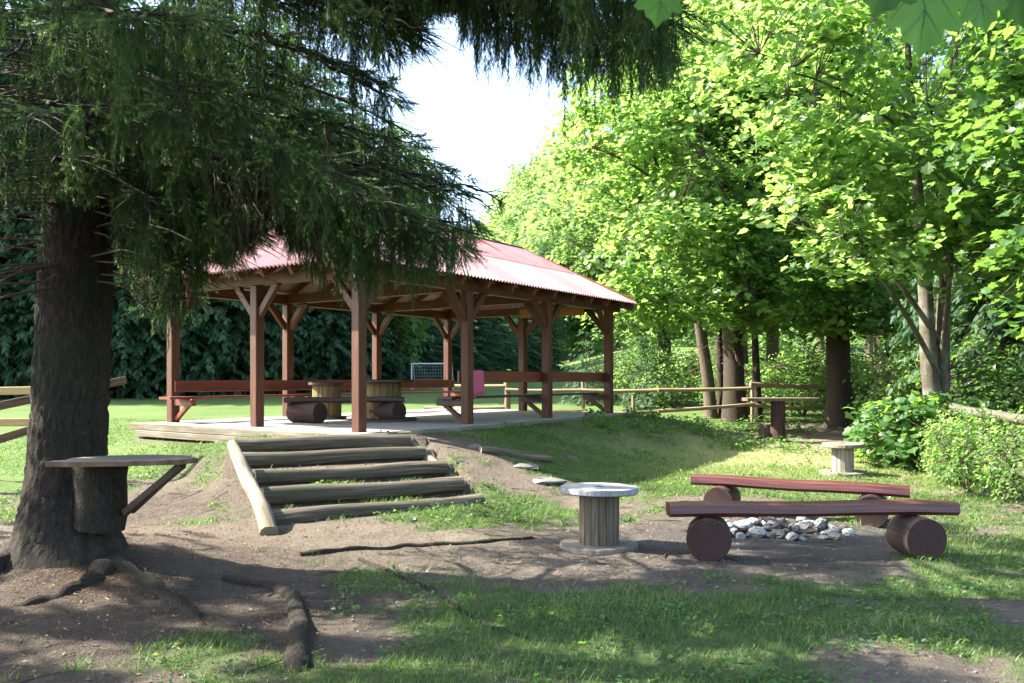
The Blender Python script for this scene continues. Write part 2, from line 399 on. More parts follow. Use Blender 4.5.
def groundmat():
    m, nt, out = newmat('woodland_ground'); n = N(nt)
    tc = n.new('ShaderNodeTexCoord'); o = tc.outputs['Object']
    g = attr(n, 'grass'); md = attr(n, 'meadow'); sun_straw = attr(n, 'sun_straw'); humus_shade = attr(n, 'humus_shade'); ash = attr(n, 'ash'); dry = attr(n, 'dry')
    n1 = n.noise(o, 1.1, 6, .6); n2 = n.noise(o, 9, 6, .65); n3 = n.noise(o, 60, 4, .7)
    vo = n.new('ShaderNodeTexVoronoi'); vo.inputs['Scale'].default_value = 45; n.lk(o, vo.inputs['Vector'])
    dirt = n.ramp(n2, [(.25, (.038, .031, .024)), (.5, (.083, .067, .051)), (.75, (.142, .118, .092))])
    dirt = n.mix(n.ramp(n3, [(.35, (0, 0, 0)), (.7, (.9, .9, .9))]), dirt, (.06, .048, .038))
    dirt = n.mix(n.ramp(n.noise(o, 24, 5, .7), [(.52, (0, 0, 0)), (.66, (.8, .8, .8))]), dirt, (.175, .148, .118))
    dirt = n.mix(n.ramp(n1, [(.4, (0, 0, 0)), (.68, (.7, .7, .7))]), dirt, (.16, .132, .102))
    peb = n.ramp(vo.outputs['Color'], [(.86, (0, 0, 0)), (.9, (1, 1, 1))])
    dirt = n.mix(n.math('MULTIPLY', peb, n.math('MULTIPLY', n.math('LESS_THAN', vo.outputs['Distance'], .32), .55)), dirt, (.33, .31, .28))
    dirt = n.mix(n.math('MULTIPLY', dry, .8), dirt, (.185, .15, .112))
    dirt = n.mix(n.math('MULTIPLY', humus_shade, n.ramp(n2, [(.2, (1, 1, 1)), (.75, (.55, .55, .55))])), dirt, (.034, .027, .021))  # dark soil under the spruce, with its deep shade painted in too
    dirt = n.mix(ash, dirt, (.05, .048, .048))
    gr = n.ramp(n2, [(.25, (.040, .065, .022)), (.5, (.075, .11, .036)), (.8, (.12, .15, .06))])
    gr = n.mix(n.math('MULTIPLY', n3, .6), gr, (.035, .05, .018))
    gr = n.mix(n.math('MULTIPLY', sun_straw, .8), gr, (.27, .27, .125)); dirt = n.mix(n.math('MULTIPLY', sun_straw, .6), dirt, (.36, .31, .22))  # dry straw tone, also painting sunlight into the grass and soil
    mdw = n.ramp(n.noise(o, .5, 6, .65), [(.3, (.07, .115, .032)), (.55, (.10, .15, .042)), (.8, (.14, .175, .06))])
    mdw = n.mix(n.math('MULTIPLY', n.noise(n.map(o, (30, 14, 14)), 1, 4, .7), .5), mdw, (.05, .085, .025))
    edge = n.math('ADD', g, n.math('MULTIPLY_ADD', n2, .7, -.35))
    fac = n.ramp(edge, [(.42, (0, 0, 0)), (.72, (1, 1, 1))])
    c = n.mix(fac, dirt, gr); c = n.mix(md, c, mdw)
    hgt = n.math('ADD', n.math('MULTIPLY', n2, .6), n.math('MULTIPLY', n3, .5))
    n.lk(n.bsdf(c, .95, .12, hgt, 1., .05), out.inputs[0]); return m
M['ground'] = groundmat()

# ------------------------------------------------------------------ ground
def axis(lo, flo, fhi, hi, step, growth=1.25):
    mid = list(np.arange(flo, fhi+1e-6, step)); a = []; s = step; x = fhi
    while x < hi: s *= growth; x += s; a.append(x)
    b = []; s = step; x = flo
    while x > lo: s *= growth; x -= s; b.append(x)
    return np.array(b[::-1]+mid+a)
xs = axis(-320, -7.5, 9.5, 320, .06, 1.16); ys = axis(-60, 3.6, 17.5, 330, .055, 1.10)
gx, gy = np.meshgrid(xs, ys); gz = terrain(gx, gy)
gm, mm = grassmask(gx, gy)
nx, ny = len(xs), len(ys)
idx = np.arange(nx*ny).reshape(ny, nx)
q = np.stack([idx[:-1, :-1], idx[:-1, 1:], idx[1:, 1:], idx[1:, :-1]], -1).reshape(-1, 4)
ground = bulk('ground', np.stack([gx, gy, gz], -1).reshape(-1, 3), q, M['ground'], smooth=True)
def sun_strawf(x, y):  # patch of pale dry grass with the sunlight painted into its colour
    return np.clip(1.2*np.exp(-(((x-5.0)/3.4)**2+((y-15.2)/2.6)**2))*(.55+.9*(fbm(x*1.1, y*1.1, 3, 51)-.2)), 0, 1)
for nm, arr in (('grass', gm), ('meadow', mm), ('sun_straw', sun_strawf(gx, gy)), ('humus_shade', np.clip(1.25*np.exp(-(((gx+3.2)/2.6)**2+((gy-5.6)/2.0)**2))+.8*np.exp(-(((gx+4.3)/1.2)**2+((gy-10.4)/1.2)**2)), 0, 1)*(.6+.6*fbm(gx*1.5, gy*1.5, 3, 66))),
                ('ash', np.clip(np.exp(-(((gx-2.95)/1.0)**2+((gy-8.6)/.75)**2))*1.1+.55*np.exp(-(((gx-2.2)/2.2)**2+((gy-8.1)/1.1)**2)), 0, .9)),
                ('dry', np.clip(1.1*np.exp(-(((gx+2.6)/2.6)**2+((gy-8.4)/.6)**2))+.9*np.exp(-(((gx-6.3)/2.5)**2+((gy-17.3)/1.3)**2)), 0, 1)*fbm(gx*1.3, gy*1.3, 3, 8)*1.3)):
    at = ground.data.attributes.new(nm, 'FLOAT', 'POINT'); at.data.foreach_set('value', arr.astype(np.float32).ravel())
tag(ground, 'trodden woodland floor and mown meadow', None, None, 'structure')

# ------------------------------------------------------------------ pavilion
pav = thing('picnic_pavilion', (P3[0], P3[1], FZ), 'open timber picnic pavilion with faded red corrugated roof on a raised floor', 'pavilion', None, TH)
L3, W2 = LEN/3, WID/2
mb = MB(); mb.beam((-.38, WID/2, -.12), (LEN+.38, WID/2, -.12), WID+.70, .24, ch=.02); mb.build('floor_slab', M['concrete'], pav)
mb = MB(); mb.tube([(x, -.45+.015*math.sin(x*2), -.085) for x in np.linspace(-.3, LEN+.45, 14)], .085, 10, 0, 1, .12, 3); mb.build('edging_log', [M['palelog'], M['logend']], pav)
mb = MB(); mb.beam((-.46, -.35, -.06), (-.46, WID+.55, -.06), .16, .12); mb.beam((-.49, .1, -.18), (-.49, WID+.3, -.18), .14, .11); mb.build('edging_board', M['palelog'], pav)
posts = [(0, 0), (L3, 0), (2*L3, 0), (LEN, 0), (0, W2), (LEN, W2), (0, WID), (L3, WID), (2*L3, WID), (LEN, WID)]
BZ = 2.34
for x, y in posts:
    mb = MB(); mb.beam((x, y, -.02), (x, y, BZ), .17, .17, (0, 1, 0), ch=.014); mb.build('post', M['post'], pav)
def bm(name, p, q, w, h, mat='post', up=(0, 0, 1)):
    b = MB(); b.beam(p, q, w, h, up); return b.build(name, M[mat], pav)
for y in (0, WID): bm('beam', (-.45, y, BZ+.10), (LEN+.42, y, BZ+.10), .16, .20)
for x in (0, LEN): bm('beam', (x, .08, BZ+.10), (x, WID-.08, BZ+.10), .15, .18)
for x in (L3, 2*L3): bm('tie_beam', (x, .08, BZ+.11), (x, WID-.08, BZ+.11), .15, .19)
# knee braces
for x, y in posts:
    for dx, dy in ((1, 0), (-1, 0), (0, 1), (0, -1)):
        if dx and y not in (0, WID): continue
        if dy and x not in (0, LEN, L3, 2*L3): continue
        ex, ey = x+dx*.52, y+dy*.52
        if not (-.3 <= ex <= LEN+.3 and -.02 <= ey <= WID+.02): 
            continue
        bm('knee_brace', (x+dx*.07, y+dy*.07, BZ-.48), (ex, ey, BZ+.03), .09, .12, 'post', (0, 0, 1))
S1, S2, S3, EZ, RZ = 1.40/(W2+.40), 1.40/2.2, 1.40/.6, 2.55, 1.40
RX0, RX1 = -.5+2.2, LEN+.54-.6
XE0, XE1, YE0, YE1 = -.5, LEN+.54, -.40, WID+.40
# rafters
DZ = -.12
for x in np.arange(-.1, LEN+.3, .74):
    h = min(RZ, S2*(x-XE0), S3*(XE1-x))
    if h < .25: continue
    for sgn in (0, 1):
        y0 = YE0+.06 if sgn == 0 else YE1-.06
        y1 = YE0+h/S1 if sgn == 0 else YE1-h/S1
        bm('rafter', (x, y0, EZ+DZ+.03), (x, y1, EZ+h+DZ), .075, .14, 'rafter')
for y in np.arange(.35, WID, .68):
    h = S1*min(y-YE0, YE1-y)
    bm('rafter', (XE0+.06, y, EZ+DZ+.035), (XE0+h/S2, y, EZ+h+DZ), .075, .14, 'rafter')
bm('ridge_beam', (RX0-.05, W2, EZ+RZ-.17), (RX1+.05, W2, EZ+RZ-.17), .1, .2, 'rafter')
for cx, cy, ex in ((XE0, YE0, RX0), (XE0, YE1, RX0), (XE1, YE0, RX1), (XE1, YE1, RX1)):
    bm('hip_rafter', (cx+.04*(1 if cx < 1 else -1), cy+.05*(1 if cy < 1 else -1), EZ-.12), (ex, W2, EZ+RZ-.13), .09, .15, 'rafter')
for x in (L3, 2*L3): bm('king_post', (x, W2, BZ+.2), (x, W2, EZ+RZ-.26), .14, .14, 'post', (0, 1, 0))
for k in range(5):
    h = .10+k*.28
    x0, x1 = XE0+h/S2+.05, XE1-h/S3-.05
    bm('roof_batten', (x0, YE0+h/S1, EZ+h-.032), (x1, YE0+h/S1, EZ+h-.032), .05, .035, 'batten')
    bm('roof_batten', (x0, YE1-h/S1, EZ+h-.032), (x1, YE1-h/S1, EZ+h-.032), .05, .035, 'batten')
    bm('roof_batten', (XE0+h/S2, YE0+h/S1+.05, EZ+h-.030), (XE0+h/S2, YE1-h/S1-.05, EZ+h-.030), .05, .035, 'batten')
bm('yellow_panel', (.35, .30, EZ+.12), (.35, 1.75, EZ+.12), .03, .20, 'panel')
bm('orange_panel', (LEN-.25, .5, EZ-.18), (LEN-.25, 2.3, EZ-.18), .03, .22, 'orange')
# corrugated sheets
def sheet(kind, h0, h1, lift, base):
    if kind in ('near', 'back'): lo, hi = XE0-.03, XE1+.03
    else: lo, hi = YE0-.03, YE1+.03
    stp = .0158; s = np.arange(lo, hi, stp); n = len(s)
    if kind in ('near', 'back'): top = np.minimum(np.minimum(RZ, S2*(s-XE0)), S3*(XE1-s)); sl = S1
    elif kind == 'hipn': top = S1*np.minimum(s-YE0, YE1-s); sl = S2
    else: top = S1*np.minimum(s-YE0, YE1-s); sl = S3
    top = np.clip(top, 0, None); a = np.minimum(np.full(n, h0), top); b = np.minimum(np.full(n, h1), top)
    rows = 5; V_ = []; va = []
    cor = .020*np.cos(2*math.pi*s/.095)
    sheetid = np.floor((s-lo)/.92).astype(int); hv = np.array([random.random() for _ in range(sheetid.max()+1)])[sheetid]
    nrm = 1/math.hypot(1, sl)
    for r in range(rows):
        h = a+(b-a)*r/(rows-1)-(.05*sl*0 if r else 0)
        off = h/sl
        if h0 == 0 and r == 0: off = off-.05; h = h-.05*sl
        zz = EZ+h+(cor+lift)*nrm; oo = off-(cor+lift)*sl*nrm*1.0
        if kind == 'near': P = np.stack([s, YE0+oo, zz], 1)
        elif kind == 'back': P = np.stack([s, YE1-oo, zz], 1)
        elif kind == 'hipn': P = np.stack([XE0+oo, s, zz], 1)
        else: P = np.stack([XE1-oo, s, zz], 1)
        V_.append(P); va.append(np.clip(base+.34*(hv-.5)+.25*(fbm(s*3, np.full(n, h0*7+r*.2+lift), 2, 3)-.5), 0, 1))
    idx = np.arange(rows*n).reshape(rows, n)
    ok = ((b-a)[:-1] > .004) & ((b-a)[1:] > .004)
    q = np.stack([idx[:-1, :-1], idx[:-1, 1:], idx[1:, 1:], idx[1:, :-1]], -1)[:, ok].reshape(-1, 4)
    return bulk('roof_sheet', np.concatenate(V_), q, M['roof'], pav, np.concatenate(va), smooth=True)
for kind in ('near', 'back', 'hipn', 'hipf'):
    sheet(kind, 0, .74, .018, .78 if kind != 'hipn' else .55); sheet(kind, .70, 3, .034, .36)
b = MB(); b.tube([(RX0-.02, W2, EZ+RZ+.02), (RX1+.02, W2, EZ+RZ+.02)], .06, 8); b.build('ridge_cap', M['rail'], pav)
for cx, cy, ex in ((XE0, YE0, RX0), (XE0, YE1, RX0), (XE1, YE0, RX1), (XE1, YE1, RX1)):
    b = MB(); b.tube([(cx, cy, EZ+.03), (ex, W2, EZ+RZ+.025)], .045, 8); b.build('hip_cap', M['rail'], pav)
# rails, seats and their struts
bm('back_rail', (L3-.1, .12, .83), (LEN+.05, .12, .83), .045, .21, 'rail')
bm('back_rail', (-.05, WID-.12, .66), (LEN+.1, WID-.12, .66), .045, .21, 'rail')
bm('seat_board', (-.42, WID-.38, .455), (LEN, WID-.38, .455), .34, .045, 'rail')
bm('seat_board', (L3-.15, .40, .455), (LEN-.1, .40, .455), .34, .045, 'darkwood')
for x in (0, L3, 2*L3, LEN):
    bm('seat_bearer', (x, WID-.08, .37), (x, WID-.62, .37), .10, .12, 'rail')
    bm('seat_strut', (x+.001, WID-.10, .06), (x+.001, WID-.50, .34), .07, .08, 'rail')
    if x > 0:
        bm('seat_bearer', (x, .085, .37), (x, .66, .37), .11, .12, 'darkwood')
        bm('seat_strut', (x+.001, .10, .06), (x+.001, .52, .34), .07, .08, 'post')

# ------------------------------------------------------------------ steps
sx, sy = SO; stair = thing('log_steps', (float(sx), float(sy), 0), 'flight of five mossy log steps climbing the bank to the pavilion', 'steps')
off = np.array([sx, sy, 0])
for k, (a, c) in enumerate(ST):
    a = a-off; c = c-off
    pts = [a+(c-a)*t+np.array([0, 0, .012*math.sin(7*t+k)]) for t in np.linspace(-.01, 1.01, 10)]
    r0 = .098+.008*math.sin(k*2.1)
    mb = MB(); mb.tube(pts, [r0*(1+.10*(t-.5)*(-1)**k) for t in np.linspace(0, 1, 10)], 14, 0, 1, .13, k+4)
    mb.build('step_log', [M['steplog'], M['logend']], stair)
p0, p1 = W(268, 531, .06)-off, W(234, 446, .77)-off
mb = MB(); mb.tube([p0+(p1-p0)*t+np.array([.02*math.sin(5*t), 0, .015*math.sin(9*t)]) for t in np.linspace(-.02, 1, 10)], [.088-.012*t for t in np.linspace(0, 1, 10)], 12, 0, 1, .26, 17)
mb.build('side_log', [M['palelog'], M['logend']], stair)
p0, p1 = W(468, 490, .14)-off, W(406, 440, .70)-off
mb = MB(); mb.tube([p0+(p1-p0)*t for t in np.linspace(0, 1, 8)], .055, 10, 0, 1, .22, 19); mb.build('side_log', [M['palelog'], M['logend']], stair)

# ------------------------------------------------------------------ spool tables
def spool(name, loc, label, rt, h, rc, mats, group, rb=None, tilt=0):
    t = thing(name, loc, label, 'spool table', group); rb = rb or rt
    def disc(nm, z0, z1, r, m):
        b = MB(); n = 40; rings = []
        prof = [(r-.006, z0), (r, z0+.006), (r, z1-.006), (r-.006, z1)]
        for rr, z in prof: rings.append([(rr*math.cos(2*math.pi*i/n)*(1+.006*math.sin(3*i)), rr*math.sin(2*math.pi*i/n), z) for i in range(n)])
        b.loft(rings, [0, .01, .04, .05], 0, 0, False, [i*.05 for i in range(n+1)])
        # boards across the top and bottom, with thin gaps
        w = r*2/6
        for zz, flip in ((z1, 0), (z0, 1)):
            for i in range(6):
                x0 = -r+i*w+.002; x1 = -r+(i+1)*w-.002; pts = []
                m_ = 9
                for j in range(m_):
                    x = x0+(x1-x0)*j/(m_-1); pts.append((x, math.sqrt(max(0, (r-.004)**2-x*x))))
                for j in range(m_-1, -1, -1):
                    x = x0+(x1-x0)*j/(m_-1); pts.append((x, -math.sqrt(max(0, (r-.004)**2-x*x))))
                bs = len(b.v); z = zz+(.0025+.0015*random.random())*(1 if not flip else -1)
                b.v.extend([(x, y, z) for x, y in pts]); ids = list(range(bs, bs+len(pts)))
                uv = [(x+7*i, y+3*i) for x, y in pts]
                if not flip: ids.reverse(); uv.reverse()
                b.face(ids, uv, 0)
        # filler just under the boards
        for zz, flip in ((z1-.003, 0), (z0+.003, 1)):
            bs = len(b.v); b.v.extend([((r-.008)*math.cos(2*math.pi*i/n), (r-.008)*math.sin(2*math.pi*i/n), zz) for i in range(n)])
            ids = list(range(bs, bs+n)); 
            if flip: ids.reverse()
            b.face(ids, [(0, 0)]*n, 0)
        if nm == 'table_top':
            b.tube([(0, 0, z1+.001), (0, 0, z1+.0065)], .045, 14, 1)
        return b.build(nm, [m, M['darkwood']], t)
    disc('base_disc', .0, .05, rb, mats[2])
    b = MB(); ns = 16
    for i in range(ns):
        a0, a1 = 2*math.pi*(i+.04)/ns, 2*math.pi*(i+.96)/ns; rr = rc*(1+.012*random.uniform(-1, 1))
        rings = []
        for z in (.05, h-.05):
            rings.append([(rr*math.cos(a0), rr*math.sin(a0), z), (rr*math.cos(a1), rr*math.sin(a1), z), ((rr-.03)*math.cos(a1), (rr-.03)*math.sin(a1), z), ((rr-.03)*math.cos(a0), (rr-.03)*math.sin(a0), z)])
        o = random.uniform(0, 30); wd = rr*(a1-a0)
        b.loft(rings, [o, o+h], 0, 0, False, [o*2, o*2+wd, o*2+wd+.03, o*2+2*wd, o*2+2*wd+.03])
    b.tube([(0, 0, .05), (0, 0, h-.05)], rc-.02, 20, 1, cap=0)
    b.build('drum', [mats[1], M['darkwood']], t)
    disc('table_top', h-.05, h, rt, mats[0])
    t.rotation_euler = (R(tilt), R(tilt*.6), random.uniform(0, 3)); return t
p = W(599, 547, 0.0); z = tz1(p[0], p[1])
spool('cable_spool', (p[0], p[1], z-.004), 'grey wooden cable spool table beside the fire pit benches', .37, .585, .19, (M['greytop'], M['drum'], M['grey']), 'cable spools used as tables', .375, 1.0)
p = W(843, 474, .1); z = tz1(p[0], p[1])
spool('cable_spool', (p[0], p[1], z-.004), 'small pale cable spool table on sunlit grass behind the fire pit', .315, .49, .165, (M['palelog'], M['paledrum'], M['grey']), 'cable spools used as tables', .36, -1.0)
p = W(327, 419, FZ); spool('cable_spool', tuple(p), 'yellowish cable spool table at the back of the pavilion floor', .36, .72, .28, (M['darkwood'], M['yellowdrum'], M['darkwood']), 'cable spools used as tables', .38)
p = W(384, 420.5, FZ); spool('cable_spool', tuple(p), 'wide cable spool table with overhanging dark top inside pavilion', .60, .78, .33, (M['darkwood'], M['yellowdrum'], M['darkwood']), 'cable spools used as tables', .62)

# ------------------------------------------------------------------ log benches
def bench(name, pl, pr, zt, label, logs, mats, group, w=.24, th=.115):
    c = (np.array(pl)+np.array(pr))/2; g = zt[2]
    t = thing(name, (c[0], c[1], g), label, 'bench', group)
    a = np.array([pl[0]-c[0], pl[1]-c[1], zt[0]-g-th/2]); b_ = np.array([pr[0]-c[0], pr[1]-c[1], zt[1]-g-th/2])
    b = MB(); mid = [a+(b_-a)*k/6+np.array([0, 0, .006*math.sin(k*1.7)]) for k in range(7)]
    # squared-off half log: chamfered section
    tt = (b_-a)/np.linalg.norm(b_-a); x = np.cross(tt, [0, 0, 1.]); x /= np.linalg.norm(x); y = np.cross(x, tt)
    pr_ = [(w/2, -th*.2), (w/2-.012, th/2-.012), (w/2-.035, th/2), (-w/2+.035, th/2), (-w/2+.012, th/2-.012), (-w/2, -th*.2), (-w/2+.04, -th/2), (w/2-.04, -th/2)]
    per = [0]
    for i in range(8): per.append(per[-1]+math.dist(pr_[i], pr_[(i+1) % 8]))
    rings = [[m_+x*u*(1+.02*math.sin(k*2.3))+y*v for u, v in pr_] for k, m_ in enumerate(mid)]
    b.loft(rings, [k*.4 for k in range(7)], 0, 1, False, per, 1)
    b.build('seat_plank', [mats[0], mats[2]], t)
    for k, (lx, ly, ax, ln, r, gz) in enumerate(logs):
        ax = np.array([ax[0], ax[1], 0.])/math.hypot(*ax); p = np.array([lx-c[0], ly-c[1], gz-g+r-.012])
        b = MB(); b.tube([p+ax*ln*s for s in (-.5, -.46, -.2, .1, .46, .5)], [r*.965, r, r*1.01, r*.99, r, r*.965], 26, 0, 1, .035, k+int(lx*10) % 50)
        b.build('support_log', [mats[1], mats[2]], t)
    return t
BM = (M['bench'], M['benchlog'], M['benchend'])
d0 = 7.42
pl = ((668-CX)*d0/F, d0); prr = ((955-CX)*d0/F, d0+.03)
r = .192
lx1, lx2 = (705-CX)*7.42/F+.03, (917-CX)*7.42/F-.02
g1, g2 = tz1(lx1, 7.4), tz1(lx2, 7.4)
bench('log_bench', pl, prr, (g1+2*r+.10, g2+2*r+.10, (g1+g2)/2), 'maroon log bench nearest the viewer, in front of the fire pit stones',
      [(lx1, 7.42, (.23, 1), .40, r, g1), (lx2, 7.40, (-.06, 1), .36, r*.98, g2)], BM, 'maroon log benches round the fire pit')
dl, dr_ = 10.0, 8.95
pl = ((693-CX)*dl/F, dl); prr = ((910-CX)*dr_/F, dr_)
e = (np.array(prr)-np.array(pl)); e /= np.linalg.norm(e); pe = (-e[1], e[0])
q1 = np.array(pl)+e*.35; q2 = np.array(prr)-e*.38
g1, g2 = tz1(*q1), tz1(*q2); r = .175
bench('log_bench', pl, prr, (g1+2*r+.09, g2+2*r+.09, (g1+g2)/2), 'slanting maroon log bench on the far side of the fire pit',
      [(q1[0], q1[1], pe, .5, r, g1), (q2[0], q2[1], pe, .5, r, g2)], BM, 'maroon log benches round the fire pit')
IM = (M['darkwood'], M['benchlog'], M['benchend'])
pl = W(280, 423.5, FZ)[:2]+np.array([0, .25]); prr = W(402, 422, FZ)[:2]+np.array([0, .25])
r = .19
bench('log_bench', pl, prr, (FZ+2*r+.08, FZ+2*r+.08, FZ), 'dark log bench on fat logs standing inside the pavilion',
      [(pl[0]+.42, pl[1]-.02, (.85, -.5), .66, r, FZ+.008), (prr[0]-.3, prr[1]+.02, (.8, -.6), .6, r, FZ+.008)], IM, 'log benches inside', .3, .1)

# ------------------------------------------------------------------ fire pit stones
def rock(bmv, r, seed, sq=(1, 1, .7)):
    n, m = 9, 7; vs = []; rg = random.Random(seed)
    pl_ = [np.array([rg.gauss(0, 1), rg.gauss(0, 1), rg.gauss(0, 1)]) for _ in range(9)]; pl_ = [p/np.linalg.norm(p) for p in pl_]; dd = [rg.uniform(.55, .9) for _ in pl_]
    rings = []
    for i in range(1, m):
        th_ = math.pi*i/m; ring = []
        for j in range(n):
            ph = 2*math.pi*(j+.5*(i % 2))/n; d = np.array([math.sin(th_)*math.cos(ph), math.sin(th_)*math.sin(ph), math.cos(th_)])
            k = 1.
            for p, q in zip(pl_, dd):
                s = float(np.dot(d, p))
                if s > 0: k = min(k, q/s)
            ring.append(d*k*r*np.array(sq))
        rings.append(ring)
    bmv.loft(rings[::-1], [k*.1 for k in range(len(rings))], 0, 1, False)
rg = random.Random(5); ns = 42; nst = 0
for i in range(ns):
    an = 2*math.pi*i/ns*1.0+rg.uniform(-.1, .1); rad = rg.uniform(.42, .72) if i % 3 else rg.uniform(.1, .5)
    x = 2.86+rad*.98*math.cos(an); y = 8.72+rad*.8*math.sin(an); r = rg.uniform(.045, .098)
    sooty = rg.random() < .42
    b = MB(); rock(b, r, i+100, (rg.uniform(.9, 1.3), rg.uniform(.8, 1.1), rg.uniform(.6, .85)))
    o = b.build('fire_ring_stone', M['sooty' if sooty else 'stone']); o.location = (x, y, tz1(x, y)+r*.32+(.05 if rad < .4 else 0)); o.rotation_euler = (rg.uniform(-.3, .3), rg.uniform(-.3, .3), rg.uniform(0, 6))
    tag(o, 'soot darkened stone in the fire pit' if sooty else 'pale limestone lump in the fire pit', 'stone', 'sooty fire pit stones' if sooty else 'pale fire pit stones')
for i, (x, y, an, ln) in enumerate([(2.5, 8.55, .4, .45), (2.85, 8.9, 2.2, .38), (3.25, 8.6, 1.1, .35)]):
    b = MB(); c, s = math.cos(an)*ln/2, math.sin(an)*ln/2
    b.tube([(-c, -s, -.01), (-c*.3, -s*.3, .01), (c*.4, s*.4, .02), (c, s, .05)], [.03, .036, .034, .022], 8, 0, None, .25, i)
    o = b.build('charred_log', M['char']); o.location = (x, y, tz1(x, y)+.045)
    tag(o, ['charred stick at the left of the ash bed', 'charred stick lying across the middle of the ash', 'short charred stick at the right of the ash bed'][i], 'charred wood', 'charred sticks in the ash')

# flat stones and the old half-buried timber on the bank
for px, py, zz, sxx, syy, lab in ((546, 496, .16, .30, .16, 'flat grey stepping stone on the bank behind the grey spool'), (524, 482, .26, .24, .13, 'smaller flat grey stone higher on the bank'),
                            (476, 438, .62, .13, .10, 'small pale stone just below the pavilion edge')):
    p = W(px, py, zz); zt = tz1(p[0], p[1])
    p = W(px, py, zt); zt = tz1(p[0], p[1]); b = MB(); rock(b, 1, int(px), (sxx, syy, .06)); o = b.build('flat_stone', M['slabstone']); o.location = (p[0], p[1], zt+.012)
    tag(o, lab, 'stone')
a, c = W(480, 466, .33), W(550, 464, .33)
a[2] = tz1(a[0], a[1])+.02; c[2] = tz1(c[0], c[1])+.02; mid = (a+c)/2
b = MB(); b.tube([a-mid+(c-a)*t+np.array([0, .03*math.sin(6*t), .012*math.sin(8*t)]) for t in np.linspace(0, 1, 9)], .075, 10, 0, 1, .35, 55)
o = b.build('buried_log', [M['steplog'], M['logend']]); o.location = mid; tag(o, 'old mossy log half buried across the grassy bank', 'log')

# ------------------------------------------------------------------ tall table and stump on the right
p = W(778, 442, .22); p[2] = tz1(p[0], p[1]); t = thing('post_table', tuple(p), 'tall table of a rough plank top on one dark red post', 'table')
b = MB(); b.tube([(0, 0, -.05), (0, 0, .5), (0, 0, .9)], [.165, .155, .15], 18, 0, 1, .05, 8); b.build('table_post', [M['benchlog'], M['benchend']], t)
def slab(outline, z0, z1, name, mats, par, uvo=0.):
    b = MB(); n = len(outline)
    r0 = [(x, y, z0) for x, y in outline]; r1 = [(x, y, z0+.008) for x, y in outline]; r2 = [(x, y, z1-.006) for x, y in outline]; r3 = [(x*.995, y*.995, z1) for x, y in outline]
    b.loft([r0, r1, r2, r3], [0, .01, .04, .05], 1, 0, False, [i*.08 for i in range(n+1)])
    for ring, fl in ((r3, 0), (r0, 1)):
        bs = len(b.v); b.v.extend(ring); ids = list(range(bs, bs+n)); uv = [(y+uvo, x) for x, y, _ in ring]
        if fl: ids.reverse(); uv.reverse()
        b.face(ids, uv, 0)
    return b.build(name, mats, par)
ol = [(-.72, -.2), (-.3, -.27), (.25, -.25), (.78, -.2), (.92, -.02), (.76, .2), (.2, .26), (-.35, .24), (-.74, .17), (-.78, 0)]
slab(ol, .9, .965, 'table_top', [M['grey'], M['fencedark']], t)
p = W(770, 441, .22); p[1] -= .05; p[2] = tz1(p[0]-.05, p[1]); t = thing('stump_seat', (p[0]-.10, p[1], p[2]), 'squat brown log stump seat beside the tall red post table', 'stump')
b = MB(); b.tube([(0, 0, -.04), (0, 0, .2), (0, 0, .36)], [.17, .155, .15], 16, 0, 1, .12, 12); b.build('stump', [M['slimbark'], M['logend']], t)

# ------------------------------------------------------------------ table fixed to the spruce
TX, TY = -3.62, 7.0
tt = thing('tree_table', (TX+.05, TY-.35, .5), 'rough grey slab table braced against the big spruce trunk', 'table')
zt = .43
ol = [(x-TX-.05, y-TY+.35) for x, y in ((-3.55, 6.28), (-3.30, 6.25), (-2.85, 6.33), (-2.58, 6.42), (-2.50, 6.58), (-2.68, 6.80), (-3.0, 6.86), (-3.3, 6.78), (-3.42, 6.70), (-3.50, 6.55), (-3.47, 6.42), (-3.53, 6.36))]
slab(ol, zt+.012, zt+.05, 'table_top', [M['grey'], M['fencedark']], tt)
for k, (x0, y0, x1, y1) in enumerate(((-3.15, 6.72, -2.60, 6.52), (-3.15, 6.84, -2.66, 6.68))):
    b = MB(); b.beam((x0-TX-.05, y0-TY+.35, .02), (x1-TX-.05, y1-TY+.35, zt+.0), .05, .06); b.build('brace', M['darkwood'], tt)
b = MB(); bx, by = -3.385-TX-.05, 6.79-TY+.35
b.tube([(bx-.02, by, -.12), (bx, by, .0), (bx+.01, by-.01, .15), (bx, by, .3), (bx+.01, by, zt+.014)], [.20, .205, .195, .19, .20], 22, 0, 1, .30, 23); b.build('support_log', [M['sprucebark'], M['logend']], tt)

# ------------------------------------------------------------------ fences
def fence(name, label, postsl, rails, pm, rm, group=None, flat=False):
    c = postsl[0]; t = thing(name, (c[0], c[1], tz1(c[0], c[1])), label, 'fence', group); o = np.array(t.location)
    for (x, y, h, r) in postsl:
        z = tz1(x, y); b = MB()
        if flat: b.beam(np.array((x, y, z-.1))-o, np.array((x, y, z+h))-o, .10, .10, (0, 1, 0))
        else: b.tube([np.array((x, y, z-.1))-o, np.array((x+.01, y, z+h*.5))-o, np.array((x, y, z+h))-o], [r, r*.95, r*.9], 9, 0, 1, .1, int(x*10) % 40)
        b.build('post', [pm, M['logend']], t)
    for a_, c_, r in rails:
        a_ = np.array(a_)-o; c_ = np.array(c_)-o; b = MB()
        if flat: b.beam(a_, c_, .035, r*2)
        else: b.tube([a_+(c_-a_)*s+np.array([0, 0, -.02*math.sin(math.pi*s)]) for s in np.linspace(0, 1, 7)], [r*(1.1-.2*s) for s in np.linspace(0, 1, 7)], 9, 0, 1, .15, int(abs(a_[0]*7)) % 30)
        b.build('rail', [rm, M['logend']], t)
    return t
